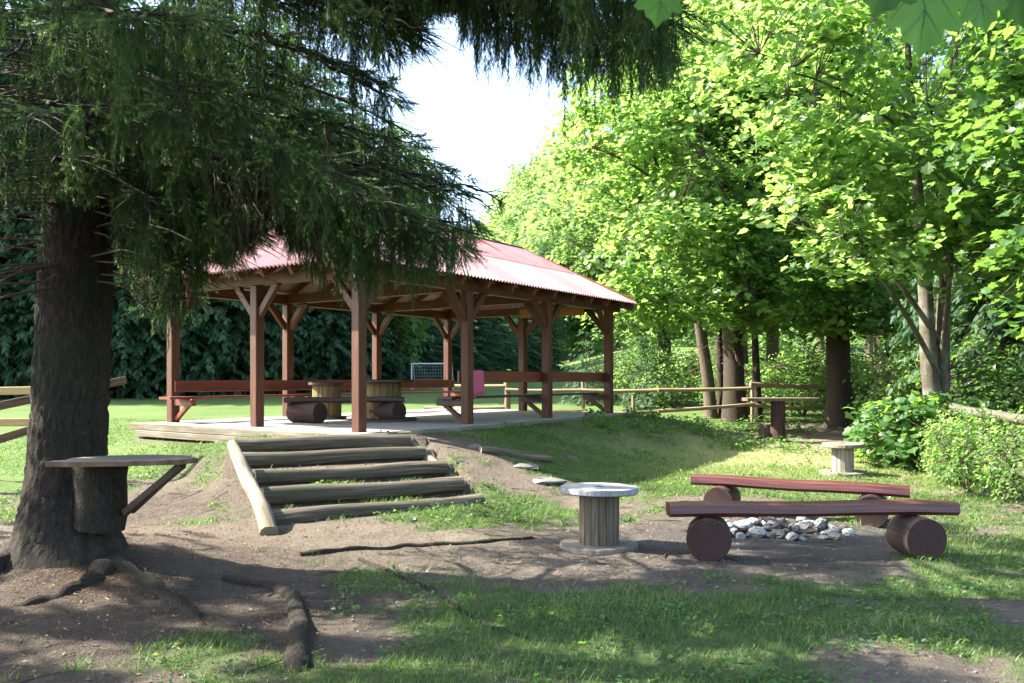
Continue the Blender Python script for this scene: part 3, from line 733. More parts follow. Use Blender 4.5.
fence('board_fence', 'pale board fence running off to the left behind the spruce', [(-6.92, 12.6, 1.25, .06), (-8.55, 12.58, 1.25, .06)],
      [(WD(-60, 392, 12.5), WD(58, 390, 12.5), .06), (WD(-60, 423, 12.5), WD(58, 422, 12.5), .06)], M['fencelight'], M['fencelight'], None, True)
fence('board_fence', 'brown slanting fence boards crossing behind the spruce trunk', [(-6.86, 12.1, 1.15, .06), (-7.5, 11.36, 1.0, .06)],
      [(WD(-40, 414, 11.3), WD(126, 380, 13.2), .06), (WD(-40, 451, 11.3), WD(70, 418, 12.3), .06)], M['fencedark'], M['fencedark'], None, True)
pf = [(507, 412, 1.1, 23.5), (583, 411, 1.1, 23.0), (633, 414, .75, 22.5), (752, 416, 1.15, 22.5), (833, 414, 1.15, 23)]
ps = [((px-CX)*d/F, d, h, .05 if px != 507 else .10) for px, py, h, d in pf]
rl = []
def rr(pxa, pya, da, pxb, pyb, db, r=.05): rl.append((WD(pxa, pya, da), WD(pxb, pyb, db), r))
rr(425, 385, 24, 508, 386, 23.45); rr(425, 408, 24, 508, 407, 23.45); rr(506, 390, 23.4, 585, 390, 22.95); rr(506, 411, 23.4, 585, 410, 22.95)
rr(582, 390.5, 22.9, 662, 390, 22.45); rr(582, 413, 22.9, 662, 411, 22.45); rr(658, 390, 22.4, 754, 388, 22.4); rr(658, 411, 22.4, 754, 404, 22.4); rr(750, 384, 22.4, 836, 387, 22.9, .06); rr(750, 405, 22.4, 836, 408, 22.9)
fence('rail_fence', 'long pole rail fence along the meadow behind the pavilion', ps, rl, M['fence'], M['fence'])
fence('rail_fence', 'thick grey log rail fence at the right edge', [(6.62, 11.6, 1.0, .08), (7.12, 13.6, 1.0, .07), (6.1, 8.4, 1.0, .08)],
      [((6.12, 8.3, 1.07), (6.68, 11.7, 1.12), .07), ((6.60, 11.5, 1.12), (7.06, 13.3, 1.17), .065), ((6.02, 8.5, .45), (6.55, 11.6, .50), .08), ((6.52, 11.4, .46), (6.95, 13.0, .56), .065)], M['fenceold'], M['fenceold'])

# ------------------------------------------------------------------ goal, towel
g0 = W(431, 390, .98); gz_ = tz1(g0[0], g0[1]); gt = thing('football_goal', (g0[0], g0[1], gz_), 'small white football goal with net out on the meadow', 'goal', None, R(-8))
b = MB(); hw, hh, dp = 1.02, 1.32, .75
for s in (-1, 1):
    b.tube([(s*hw, 0, 0), (s*hw, 0, hh)], .035, 8); b.tube([(s*hw, 0, hh), (s*hw, dp*.4, hh), (s*hw, dp, 0)], .02, 6); b.tube([(s*hw, 0, .02), (s*hw, dp, .02)], .02, 6)
b.tube([(-hw, 0, hh), (hw, 0, hh)], .035, 8); b.tube([(-hw, dp, .02), (hw, dp, .02)], .02, 6); b.build('goal_frame', M['white'], gt)
b = MB()
for i in range(15):
    x = -hw+2*hw*i/14; b.tube([(x, .02, hh-.03), (x, dp*.4, hh-.05), (x, dp-.02, .03)], .007, 3, cap=0)
for i in range(9):
    f = i/8; y = dp*.4+(dp*.6)*f; z = hh*(1-f)+.02
    b.tube([(-hw, 0.02, z), (-hw, y, z), (hw, y, z), (hw, .02, z)], .007, 3, cap=0)
b.build('goal_net', M['net'], gt)
# towel over the near rail (local frame of the pavilion -> world)
def pw(x, y, z): return np.array([P3[0]+U[0]*x+V[0]*y, P3[1]+U[1]*x+V[1]*y, FZ+z])
b = MB(); x0, x1 = L3+.17, L3+.60; cols = 14
def fold(x): return .024*math.sin(x*34)+.012*math.sin(x*67+1)
prof = [(.088, .48), (.086, .58), (.085, .70), (.086, .85), (.092, .935), (.12, .952), (.148, .935), (.156, .85), (.157, .70), (.158, .60)]
vi = []
for i in range(cols):
    x = x0+(x1-x0)*i/(cols-1); row = []
    for j, (yy, zz) in enumerate(prof):
        k = abs(zz-.95); f = fold(x)*min(1, k*2.6); s = 1-.12*k if j < 5 else 1
        b.v.append(tuple(pw((x0+x1)/2+(x-(x0+x1)/2)*s, yy-abs(f)-.004 if j < 5 else yy+abs(f), zz-(.04*math.sin(i*.5) if j == 0 else 0)))); row.append(len(b.v)-1)
    vi.append(row)
for i in range(cols-1):
    for j in range(len(prof)-1): b.face((vi[i][j], vi[i+1][j], vi[i+1][j+1], vi[i][j+1]), [(0, 0)]*4, 0, True)
o = b.build('towel', M['towel']); md = o.modifiers.new('thick', 'SOLIDIFY'); md.thickness = .008; md.offset = 0
tag(o, 'pink towel hung over the pavilion rail', 'towel')
# ================================================================== vegetation
def unit(a): return a/(np.linalg.norm(a, axis=-1, keepdims=True)+1e-9)
def rnd(n, k=3): return rng.normal(size=(n, k))
# leaf templates (stem at origin, blade along +y, folded along the midrib)
def leaf_template():
    half = [(.26, -.03), (.27, .10), (.53, .20), (.44, .40), (.51, .62), (.29, .62), (.15, .82)]
    o = [(0, 0)]+half+[(0, 1.)]+[(-x, y) for x, y in half[::-1]]
    v = [(0, .38, 0.)]+[(x, y, .16*abs(x)-.10*y*y) for x, y in o]
    n = len(o); f = [(0, 1+i, 1+(i+1) % n) for i in range(n)]
    return np.array(v), np.array(f)
LV, LF = leaf_template()
RV = np.array([(0, 0, 0), (.33, .45, .09), (0, 1, -.06), (-.33, .45, .09)]); RF = np.array([(0, 1, 2), (0, 2, 3)])
BVt = np.array([(-.5, 0, 0), (.5, 0, 0), (-.38, .5, .06), (.38, .5, .06), (0, 1, .30)]); BF = np.array([(0, 1, 3), (0, 3, 2), (2, 3, 4)])

def bez(p0, p1, p2, n):
    t = np.linspace(0, 1, n)[:, None]; return (1-t)**2*p0+2*t*(1-t)*p1+t*t*p2
def thin(bmv, a, b, r0, r1, mi):
    bmv.tube([a, (a+b)/2+np.array([0, 0, -.03*np.linalg.norm(b-a)]), b], [r0, (r0+r1)/2, r1], 4, mi, cap=0)

def broadleaf(name, label, cat, stems, crowns, nspray, per, size, leafm, barkm, group=None, srad=.5, tmpl='m', limbs=9, gap=.42, base=None, twig=.5, varb=.5, droop=.25):
    """stems: list of (points, radii); crowns: ellipsoids (c, r, weight)"""
    b0 = np.array(base if base is not None else stems[0][0][0], float)
    t = thing(name, tuple(b0), label, cat, group); wood_ = MB(); allp = []
    for k, (pts, rad) in enumerate(stems):
        pts = [np.array(p, float)-b0 for p in pts]
        fine = []; fr = []
        for i in range(len(pts)-1):
            for s in np.linspace(0, 1, 6, endpoint=False):
                fine.append(pts[i]*(1-s)+pts[i+1]*s+np.array([.03*math.sin(3*(i+s)+k), .03*math.cos(2.3*(i+s)), 0])*(i+s > .3)); fr.append(rad[i]*(1-s)+rad[i+1]*s)
        fine.append(pts[-1]); fr.append(rad[-1])
        fr[0] *= 1.35; fr[1] *= 1.08
        wood_.tube(fine, fr, 14, 0, wob=.10, seed=k+3); allp += [(p, r) for p, r in zip(fine, fr)]
    P = np.array([p for p, r in allp]); PR = np.array([r for p, r in allp])
    C = np.array([c[0] for c in crowns], float)-b0; RR = np.array([c[1] for c in crowns], float); wts = np.array([c[2] for c in crowns], float); wts /= wts.sum()
    limb_pts = [P[len(P)//3:]]; lo_ = int(len(P)*.42)
    for i in range(limbs):
        k = rng.choice(len(C), p=wts); d = unit(rnd(1)[0]*np.array([1, 1, .6])); tip = C[k]+d*RR[k]*rng.uniform(.55, .85)
        zz = min(tip[2]-rng.uniform(.5, 2.8), P[:, 2].max()*rng.uniform(.45, .92)); cand = lo_+np.argmin(np.abs(P[lo_:, 2]-zz)+.15*np.hypot(P[lo_:, 0]-tip[0], P[lo_:, 1]-tip[1])); s = P[cand]
        m = (s+tip)/2+np.array([0, 0, .25*np.linalg.norm((tip-s)[:2])*.5]); pts = bez(s, m, tip, 8)
        r0 = min(.07, PR[cand]*.5); wood_.tube(list(pts), list(np.linspace(r0, .012, 8)), 6, 0, cap=0); limb_pts.append(pts)
    LP = np.concatenate(limb_pts)
    n0 = nspray*2; k = rng.choice(len(C), n0, p=wts); d = unit(rnd(n0)); rad = rng.random(n0)**.30
    c = C[k]+d*RR[k]*rad[:, None]
    # irregular gaps and clumps
    g = fbm(c[:, 0]*.75+c[:, 2]*.4+b0[0], c[:, 1]*.75+c[:, 2]*.9+b0[1], 3, 13)
    keep = np.where(g > gap)[0][:nspray]; c = c[keep]; d = d[keep]; k = k[keep]; ns = len(c)
    out = unit((c-C[k])*np.array([1, 1, .3])+rnd(ns)*.3)
    sn = unit(np.array([0, 0, 1.])*.9+out*np.array([1, 1, 0])*droop+rnd(ns)*.22)
    for i in range(ns):
        if rng.random() < twig:
            j = np.argmin(np.sum((LP-c[i])**2, 1)); a = LP[j]
            if np.linalg.norm(a-c[i]) < 2.6: thin(wood_, a, c[i], .012, .004, 0)
    sf = frames(sn, rng.uniform(0, 6.28, ns))
    npr = per; rr_ = np.sqrt(rng.random((ns, npr)))*srad*rng.uniform(.6, 1.25, (ns, 1)); an = rng.uniform(0, 6.28, (ns, npr))
    loc = np.stack([rr_*np.cos(an), rr_*np.sin(an)*.8, rng.normal(0, .07, (ns, npr))-.25*rr_**2], -1)
    pos = c[:, None]+np.einsum('nij,npj->npi', sf, loc); pos = pos.reshape(-1, 3)
    nrm = unit(np.repeat(sn, npr, 0)+rnd(len(pos))*.38)
    sp = rng.uniform(0, 6.28, len(pos)); rot = frames(nrm, sp)
    sv = np.repeat(rng.uniform(-.18, .18, ns), npr)+rng.normal(0, .14, len(pos))+varb
    sc = size*rng.uniform(.45, 1.3, len(pos))
    tv, tf = (LV, LF) if tmpl == 'm' else (RV, RF)
    v, f, a = scatter(tv, tf, pos, rot, sc[:, None], np.clip(sv, 0, 1))
    wood_.build('trunk', barkm, t)
    o = bulk('crown', v, f, leafm, t, a); return t

# generic conifer: whorled drooping branches of flat needle sprigs
def sprig():
    v = []; f = []
    def rib(a, d, ln, w, dz):
        b = len(v); a = np.array(a, float); d = np.array(d, float); s = np.array([-d[1], d[0], 0])
        v.extend([a-s*w*.35, a+s*w*.35, a+d*ln*.55+s*w*.5+[0, 0, dz*.4], a+d*ln*.55-s*w*.5+[0, 0, dz*.4], a+d*ln+[0, 0, dz]])
        f.extend([(b, b+1, b+2), (b, b+2, b+3), (b+3, b+2, b+4)])
    rib((0, 0, 0), (0, 1), 1, .10, -.12) if False else None
    for i in range(6):
        y = .08+i*.14; ln = .42*(1-i*.1)
        for s in (-1, 1): rib((0, y, -.02*i), (s*.72, .69, 0), ln, .10, -.10-.05*(i % 3))
    rib((0, 0, 0), (0, 1., 0), 1., .09, -.14)
    return np.array(v), np.array(f)
SV, SF = sprig()
def conifer(name, label, H, RAD, z0, barkm, needm, r0, group=None, dens=1., loc=(0, 0, 0), lean=0., sl=.55, droop=.35, dead=0, cat='tree', carve=False):
    t = thing(name, loc, label, cat, group); b = MB()
    def ax(z): return np.array([lean*z/H, .02*z*math.sin(z*.3), z])
    zs = np.linspace(-.3, H, 16); b.tube([ax(z) for z in zs], [r0*(1.35 if z < 0 else (1.1 if z < .8 else 1))*max(.03, 1-.93*max(z, 0)/H) for z in zs], 12, 0, wob=.08, seed=int(H*7) % 50)
    pos = []; dirs = []; scl = []; va = []; z = z0
    while z < H-.15:
        f = (z-z0)/(H-z0); L0 = RAD*(1-f)**.8*(.55+.45*min(1, (z-z0+.6)/(.18*H))) + .15
        nb = max(4, int((5+3*(1-f))*dens**.5)); a0 = rng.uniform(0, 6.28)
        for i in range(nb):
            az = a0+6.283*i/nb+rng.normal(0, .25); L = L0*rng.uniform(.7, 1.12); zz = z+rng.uniform(-.2, .2); s = ax(zz); h = np.array([math.cos(az), math.sin(az), 0])
            up = .25*f+.05; mid = s+h*L*.5+np.array([0, 0, L*(up-.10)]); tip = s+h*L+np.array([0, 0, -L*(droop*(1-f)-.25*f)])
            n = max(3, int(L/.24*dens)); pts = bez(s, mid, tip, n+1)
            if L > .8 and i % 2 == 0: b.tube(list(pts[::max(1, n//3)]), list(np.linspace(.03, .01, len(pts[::max(1, n//3)]))), 4, 0, cap=0)
            side = np.array([-h[1], h[0], 0]); bv = rng.uniform(.25, .65)
            for j in range(1, n+1):
                tt = j/n
                if tt < .18: continue
                tg = unit(pts[j]-pts[j-1])
                for sgn in (-1, 1):
                    dd = unit(tg*.75+side*sgn*.75*(1 if j < n else .4)+np.array([0, 0, -.25-droop*.8*rng.random()]))
                    pos.append(pts[j]+rng.normal(0, .04, 3)); dirs.append(dd); scl.append(sl*rng.uniform(.7, 1.25)*(1.15-.4*tt)*min(1, .35+L/2)); va.append(bv+rng.normal(0, .1)+.15*tt)
        z += rng.uniform(.32, .5)/dens**.5
    for i in range(dead):
        zz = rng.uniform(1.6, z0+1); az = rng.uniform(0, 6.28); L = rng.uniform(.4, 1.5); s = ax(zz); h = np.array([math.cos(az), math.sin(az), -.15]); m = s+h*L*.5
        b.tube([s, m, s+h*L+np.array([0, 0, -.15*L])], [.016, .010, .004], 4, 1, cap=0)
        for q_ in range(4):
            p = s+h*L*rng.uniform(.3, .9); b.tube([p, p+np.array([rng.normal(0, .2), rng.normal(0, .2), -rng.uniform(.1, .35)])], [.005, .002], 3, 1, cap=0)
    if carve:
        kk = [k for k in range(len(pos)) if not lit_gap(pos[k]+dirs[k]*scl[k]*.5+np.array(loc), .14)]
        pos = [pos[k] for k in kk]; dirs = [dirs[k] for k in kk]; scl = [scl[k] for k in kk]; va = [va[k] for k in kk]
    pos = np.array(pos); dirs = np.array(dirs); n = len(pos)
    rot = dirframes(dirs, np.array([[0, 0, 1.]])+rnd(n)*.2)
    v, f, a = scatter(SV, SF, pos, rot, np.array(scl)[:, None], np.clip(va, 0, 1))
    b.build('trunk', [barkm, M['deadtwig']], t); bulk('crown', v, f, needm, t, a); return t

# ------------------------------------------------------------------ the big spruce by the viewer
def trunk_ax(z):
    zs = [-.4, 0, 1, 3.1, 7, 22]; xs_ = [-3.78, -3.78, -3.77, -3.67, -3.54, -3.44]
    return np.array([np.interp(z, zs, xs_), 7.0, z])
def trunk_r(z): return float(np.interp(z, [-.4, 0, .12, .3, .6, 1, 3.1, 6, 22], [.74, .60, .49, .40, .335, .29, .27, .235, .02]))
LOX = [-200, 0, 40, 46, 110, 118, 140, 170, 196, 206, 232, 250, 270, 300, 330, 372, 400, 430, 460, 490, 506]
LOY = [345, 342, 338, 195, 190, 262, 305, 338, 318, 262, 262, 245, 214, 252, 300, 297, 288, 280, 262, 225, 182]
UPX = [384, 400, 418, 430, 456, 470, 490, 508, 520, 545, 566, 592, 612, 640, 662, 682, 692]
UPY = [62, 60, 46, 3, 6, 62, 100, 122, 150, 128, 138, 120, 98, 96, 88, 84, 0]
GPX = [384, 400, 420, 440, 470, 490, 506]; GPY = [64, 104, 146, 160, 166, 170, 170]
def fit_len(p, L, jit):
    """longest hang at p that leaves the views past the crown open (0: bare)"""
    if p[1] < .6: return L if p[2] > 3.4 else 0
    x, y = PX(p); s = F/p[1]
    if x < -150 or x > 1150: return L
    if x < 384: lim = np.interp(x, LOX, LOY)
    elif x <= 506:
        u = np.interp(x, UPX, UPY); g = np.interp(x, GPX, GPY)
        if y > g+jit*.4: lim = np.interp(x, LOX, LOY)
        else: lim = u
    else: lim = np.interp(x, UPX, UPY, right=-25)
    room = (lim+jit-y)/s
    return min(L, room) if room > .05 else 0
def tassel(L, seed, dead=False):
    r_ = random.Random(seed); v = []; f = []; a = []
    def needles(p0, p1, young, step=.0095):
        p0 = np.array(p0); p1 = np.array(p1); d = p1-p0; ln = np.linalg.norm(d); d = d/ln; n = max(2, int(ln/step))
        x = np.cross(d, [.3, 1, .1]); x /= np.linalg.norm(x); y = np.cross(d, x)
        b = len(v); v.extend([p0-x*.0016, p0+x*.0016, p1]); f.append((b, b+1, b+2)); a.extend([-.3]*3)
        if dead: return
        for i in range(n):
            p = p0+d*ln*(i+.5)/n; ph = r_.uniform(0, 6.28)
            for k in range(3):
                q_ = ph+k*2.1; o = x*math.cos(q_)+y*math.sin(q_); nd = d*.75+o*.75; nl = r_.uniform(.013, .021); s = np.cross(nd, o*.4+d); s = s/np.linalg.norm(s)*.0025
                b = len(v); v.extend([p-s, p+s, p+nd*nl]); f.append((b, b+1, b+2)); e = young*max(0, (i/n-.45))*1.3; a.extend([e]*3)
    n = max(3, int(L/.05)); pts = [np.array([0, 0, 0.])]; dr = np.array([r_.gauss(0, .14), r_.gauss(0, .14), -1.])
    for i in range(n):
        dr = dr*.8+np.array([r_.gauss(0, .06), r_.gauss(0, .06), -.35]); pts.append(pts[-1]+dr/np.linalg.norm(dr)*L/n)
    for i in range(n):
        needles(pts[i], pts[i+1], .8 if i == n-1 else 0)
        m = 2 if i < n-1 else 1
        for k in range(m):
            an = r_.uniform(0, 6.28); sl_ = (.045+.10*(1-i/n))*r_.uniform(.5, 1.25); e = pts[i+1]+np.array([math.cos(an)*.40, math.sin(an)*.40, -.95])*sl_
            needles(pts[i+1], e, .8)
    return np.array(v, float), np.array(f), np.array(a)
TL = [.10, .18, .28, .42, .60]; TT = [[tassel(L, 10*i+j) for j in range(3)] for i, L in enumerate(TL)]
DT = [tassel(.45, 900+j, True) for j in range(3)]
items = {(i, j): [] for i in range(5) for j in range(3)}; ditems = {j: [] for j in range(3)}
def hang(p, L, bright, axis=None):
    L = fit_len(p, L, rng.normal(0, 7)) if axis is None else L
    if L <= 0: return
    if lit_gap(p-np.array([0, 0, L*.3 if axis is None else 0])) or (axis is None and L > .25 and lit_gap(p-np.array([0, 0, L*.75]))): return
    i = int(np.argmin([abs(L-t) for t in TL])); items[(i, rng.integers(3))].append((p, L/TL[i], rng.uniform(0, 6.28), bright, axis))
# gaps in the crowns through which the sun reaches the ground
SD = np.array([-.985*math.cos(EL), .17*math.cos(EL), math.sin(EL)]); SD = SD/np.linalg.norm(SD)
_r = np.random.default_rng(5); GAPS = []
for px, py, rad in ((60, 590, .2), (30, 622, .2), (95, 602, .14), (120, 640, .18), (180, 625, .2), (200, 652, .18), (150, 662, .14), (225, 605, .14), (70, 655, .2), (20, 575, .2), (380, 628, .17), (545, 650, .17), (520, 570, .25), (590, 573, .28), (660, 597, .2), (700, 665, .2), (735, 660, .16),
                    (970, 655, .28), (1005, 665, .25), (850, 592, .22), (820, 650, .16), (440, 600, .12), (480, 622, .12), (610, 640, .12), (655, 562, .14), (760, 600, .14), (900, 612, .18), (460, 560, .18), (350, 562, .2), (300, 548, .25), (930, 575, .22), (790, 575, .15), (300, 655, .12), (420, 660, .12), (250, 560, .2), (560, 610, .13), (985, 600, .25), (588, 522, .07), (700, 625, .12), (640, 680, .16)):
    p = W(px, py, .02)
    if px < 330: rad *= .62
    for k in range(4 if px > 330 else 2):
        o_ = _r.normal(0, 1, 3)*np.array([rad*1.5, rad*.7, 0])*(k > 0); GAPS.append((p+o_, rad*(.85 if k == 0 else _r.uniform(.3, .7))))
GP = np.array([g[0] for g in GAPS]); GR = np.array([g[1] for g in GAPS])
def lit_gap(p, grow=.05):
    q = np.asarray(p)[None]-GP; c = np.cross(q, SD); return bool(np.any(np.sum(c*c, 1) < (GR+grow)**2))
spr = thing('spruce_tree', (0, 0, 0), 'huge old spruce with drooping boughs and flared trunk in the left foreground', 'tree'); sb = MB()
rings_z = list(np.arange(-.35, 5.2, .055))+[5.6, 6.3, 8, 11, 15, 19, 22]
n_ = 110; rings = []; an = 2*math.pi*np.arange(n_)/n_; ca, sa = np.cos(an), np.sin(an)
for z in rings_z:
    c = trunk_ax(z); r = trunk_r(z); fl = max(0, 1-z/.75)**1.6
    lob = fl*(.34*np.clip(np.cos(an-R(-62)), 0, None)**6+.28*np.clip(np.cos(an-R(-20)), 0, None)**8+.30*np.clip(np.cos(an-R(-120)), 0, None)**8+.25*np.clip(np.cos(an-R(170)), 0, None)**8+.2*np.clip(np.cos(an-R(60)), 0, None)**8-.10)
    k = 1+lob+.14*(fbm(ca*2+5, sa*2+z*.5, 3, 2)-.5)
    # bark plates: ridged relief, about 4 cm wide and 9 cm tall
    u_ = (an+.25*np.sin(z*3))*.32/.038; pl_ = fbm(u_, np.full(n_, z/.085)+.4*np.sin(u_), 3, 71); pl_[-6:] = pl_[-6:]+(pl_[0]-pl_[-6:])*np.linspace(0, 1, 6)
    rad_ = r*k+.024*(np.clip(np.abs(pl_-.5)*5, 0, 1)-.5)+.012*(fbm(u_*2.2, np.full(n_, z/.03), 2, 75)-.5)
    rings.append([c+np.array([ca[i]*rad_[i], sa[i]*rad_[i], 0]) for i in range(n_)])
sb.loft(rings, rings_z, 0, 0, True, [i*2*math.pi*.33/n_ for i in range(n_+1)])
def bough(z0, c1, tip, r0=.036, lat=1., dense=1., bare=.22, bright=.3, plain_=False):
    p0 = trunk_ax(z0); c1 = np.array(c1, float); tip = np.array(tip, float); L = np.linalg.norm(c1-p0)+np.linalg.norm(tip-c1); n = max(8, int(L/.12)); pts = bez(p0, c1, tip, n+1)
    for k in range(3, n+1):
        if fit_len(pts[k], .1, 0) <= 0.02: n = k-1; pts = pts[:k]; break
    if n < 4: return
    pts[1:-1] += rng.normal(0, .012, (n-1, 3)); sb.tube(list(pts), [r0*(1-.85*k/n) for k in range(n+1)], 7, 1, cap=0)
    for k in range(1, n+1):
        t = k/n; p = pts[k]
        tg = unit(pts[k]-pts[k-1]); h = unit(np.array([tg[0], tg[1], 0])); side = np.array([-h[1], h[0], 0])
        if t < bare:
            if rng.random() < .6:
                e = p+side*rng.choice([-1, 1])*rng.uniform(.2, .5)+np.array([0, 0, -rng.uniform(.05, .4)])
                if fit_len(e, .1, 0) > 0: thin(sb, p, e, .005, .002, 2)
            continue
        for sgn in (-1, 1):
            if rng.random() > .72*dense: continue
            ls = (.30+.62*math.sin(math.pi*min(1, .12+t*.86)))*lat*rng.uniform(.6, 1.15)
            dd = unit(h*.72+side*sgn*.72+np.array([0, 0, rng.uniform(-.3, .02)])); m = max(3, int(ls/.085)); q0 = p
            ctrl = p+dd*ls*.5; e = p+dd*ls+np.array([0, 0, -.18*ls]); qs = bez(p, ctrl, e, m+1)
            if fit_len(qs[m//2], .2, 14) <= 0: continue
            sb.tube([qs[0], qs[m//2], qs[m]], [.008, .005, .003], 3, 1, cap=0)
            br = bright+rng.normal(0, .08)
            for j in range(1, m+1):
                ln = rng.choice([.16, .24, .36, .5, .66], p=[.15, .22, .27, .22, .14])*(1.1-.35*j/m)
                if rng.random() < .72*dense: hang(qs[j]+rng.normal(0, .015, 3), ln, br)
                if j % 2 == 0 and fit_len(qs[j], .05, 6) > 0: hang(qs[j], .12, br+.1, unit(qs[j]-qs[j-1])*.9+np.array([0, 0, -.1])+side*rng.choice([-1, 1])*.5)
            if fit_len(qs[m], .05, 4) > 0: hang(qs[m], .16, br+.15, unit(qs[m]-qs[m-1]))
        if rng.random() < .9: hang(p, rng.uniform(.15, .5), bright)
    if fit_len(pts[n], .05, 4) > 0: hang(pts[n], .18, bright+.2, unit(pts[n]-pts[n-1]))
B_ = [(3.95, (300, 100, 6.6), (503, 172, 6.3)), (3.55, (280, 150, 6.9), (470, 196, 6.8)), (3.35, (250, 185, 6.3), (452, 222, 6.0)), (4.4, (250, 50, 7.3), (412, 132, 7.4)),
      (3.25, (200, 215, 5.9), (340, 245, 5.6)), (4.7, (250, 10, 6.2), (386, 96, 5.8)), (4.0, (230, 110, 5.6), (330, 180, 5.1)), (3.4, (180, 215, 7.8), (262, 205, 8.5)),
      (3.8, (320, 130, 7.4), (440, 165, 7.9)), (3.6, (240, 150, 5.9), (390, 205, 5.6)), (4.2, (220, 60, 6.9), (372, 150, 7.0)),
      (5.6, (423, -70, 5.6), (676, 22, 4.8)), (5.4, (400, -50, 6.0), (560, 42, 5.6)), (5.95, (480, -130, 5.0), (636, -2, 4.3)), (5.2, (330, -40, 6.5), (478, 30, 6.3)), (5.8, (460, -90, 5.4), (600, 30, 5.2)),
      (5.0, (300, -20, 5.8), (420, 28, 5.4)), (5.5, (430, -60, 6.3), (530, 70, 6.4)),
      (3.6, (20, 150, 6.0), (-80, 220, 5.4)), (3.0, (30, 210, 6.3), (-45, 290, 5.9)), (3.6, (90, 110, 5.7), (96, 108, 4.7)), (4.4, (40, 20, 5.8), (-10, 70, 5.0)), (4.1, (140, 50, 5.7), (190, 100, 4.8)),
      (3.1, (165, 225, 6.6), (186, 278, 6.2)), (3.2, (130, 240, 8.0), (148, 290, 8.6)), (3.2, (10, 250, 8.0), (-30, 285, 8.8)), (3.5, (150, 160, 6.2), (150, 225, 5.5)), (4.0, (0, 90, 6.6), (-110, 130, 6.2)),
      (3.9, (60, 90, 5.6), (30, 120, 4.9)), (3.3, (210, 200, 7.0), (215, 255, 7.2)), (4.6, (120, 0, 5.5), (140, 20, 4.5)), (3.45, (60, 150, 6.0), (48, 165, 5.3)), (3.05, (150, 250, 6.3), (166, 296, 6.0)), (2.95, (190, 250, 6.9), (184, 298, 6.6)), (2.9, (10, 265, 6.2), (-20, 306, 5.8)), (3.1, (140, 240, 6.9), (128, 262, 6.2)), (3.15, (360, 240, 6.6), (400, 262, 6.2)), (3.2, (300, 230, 6.9), (345, 262, 6.9)), (3.0, (120, 255, 7.2), (165, 300, 7.2)), (3.1, (150, 230, 5.9), (172, 285, 5.5)), (2.95, (140, 262, 6.6), (150, 312, 6.3)), (3.2, (100, 235, 7.6), (140, 285, 7.9)), (3.3, (150, 200, 6.5), (190, 270, 6.2)), (2.95, (20, 270, 7.2), (10, 312, 7.6)), (3.0, (40, 260, 8.0), (20, 300, 8.6)), (3.3, (340, 222, 6.4), (468, 232, 6.1)), (3.15, (330, 246, 6.6), (430, 262, 6.3)), (3.2, (260, 246, 5.7), (388, 262, 5.4)), (3.3, (300, 212, 7.3), (455, 222, 7.2)), (3.7, (330, 150, 6.9), (500, 195, 6.6)), (3.1, (170, 230, 6.0), (190, 262, 5.6)), (3.0, (150, 245, 7.0), (200, 280, 7.1)), (3.1, (120, 240, 6.4), (130, 270, 6.0)), (2.9, (150, 270, 6.5), (178, 312, 6.3)), (3.4, (190, 200, 6.8), (206, 236, 6.9)), (3.05, (160, 250, 7.6), (158, 300, 7.9)), (3.3, (260, 190, 6.7), (330, 240, 6.5)), (3.5, (330, 190, 6.2), (420, 230, 5.9))]
for z0, a, t in B_: bough(z0, WD(*a), WD(*t), bright=.28)
for i in range(8):
    z0 = rng.uniform(4.4, 6.6); az = rng.uniform(0, 6.28); L = rng.uniform(2.6, 4.4); h = np.array([math.cos(az), math.sin(az), 0]); p0 = trunk_ax(z0)
    if h[1] < -.3 and L > 3.2: L = 3.2
    bough(z0, p0+h*L*.55+np.array([0, 0, .15]), p0+h*L+np.array([0, 0, -.22*L]), dense=.62, bright=.3)
for i in range(150):   # dry inner twigs
    zz = rng.uniform(2.4, 4.6); az = rng.uniform(-2.6, 1.2); L = rng.uniform(.3, 1.3); s = trunk_ax(zz); h = np.array([math.cos(az), math.sin(az), rng.uniform(-.35, .1)]); p1 = s+h*(trunk_r(zz)+L)
    if fit_len(p1, .1, 0) <= 0: continue
    sb.tube([s+h*trunk_r(zz)*.8, s+h*(trunk_r(zz)+L*.5), p1+np.array([0, 0, -.12*L])], [.010, .007, .003], 4, 2, cap=0)
for i in range(420):   # hanging bare strands, reddish dry
    px, py, d = rng.uniform(205, 330), rng.uniform(120, 205), rng.uniform(5.6, 7.6); p = WD(px, py, d); L = fit_len(p, .45, rng.normal(0, 8))
    if L > .1: ditems[rng.integers(3)].append((p, L/.45, rng.uniform(0, 6.28)))
bag = Bag()
for (i, j), lst in items.items():
    if not lst: continue
    tv, tf, ta = TT[i][j]; pos = np.array([x[0] for x in lst]); sc = np.array([x[1] for x in lst]); an = np.array([x[2] for x in lst]); br = np.array([x[3] for x in lst])
    z = np.zeros_like(an); rot = np.stack([np.stack([np.cos(an), -np.sin(an), z], -1), np.stack([np.sin(an), np.cos(an), z], -1), np.stack([z, z, z+1], -1)], 1)
    ii = [k for k, x in enumerate(lst) if x[4] is not None]
    if ii:
        dv = np.array([lst[k][4] for k in ii]); rot[ii] = frames(-dv, an[ii])
    v, f, a = scatter(tv, tf, pos, rot, sc[:, None], br, ta); bag.add(v, f, np.clip(a, 0, 1))
crown = bag.build('crown', M['needle'], spr)
bag = Bag()
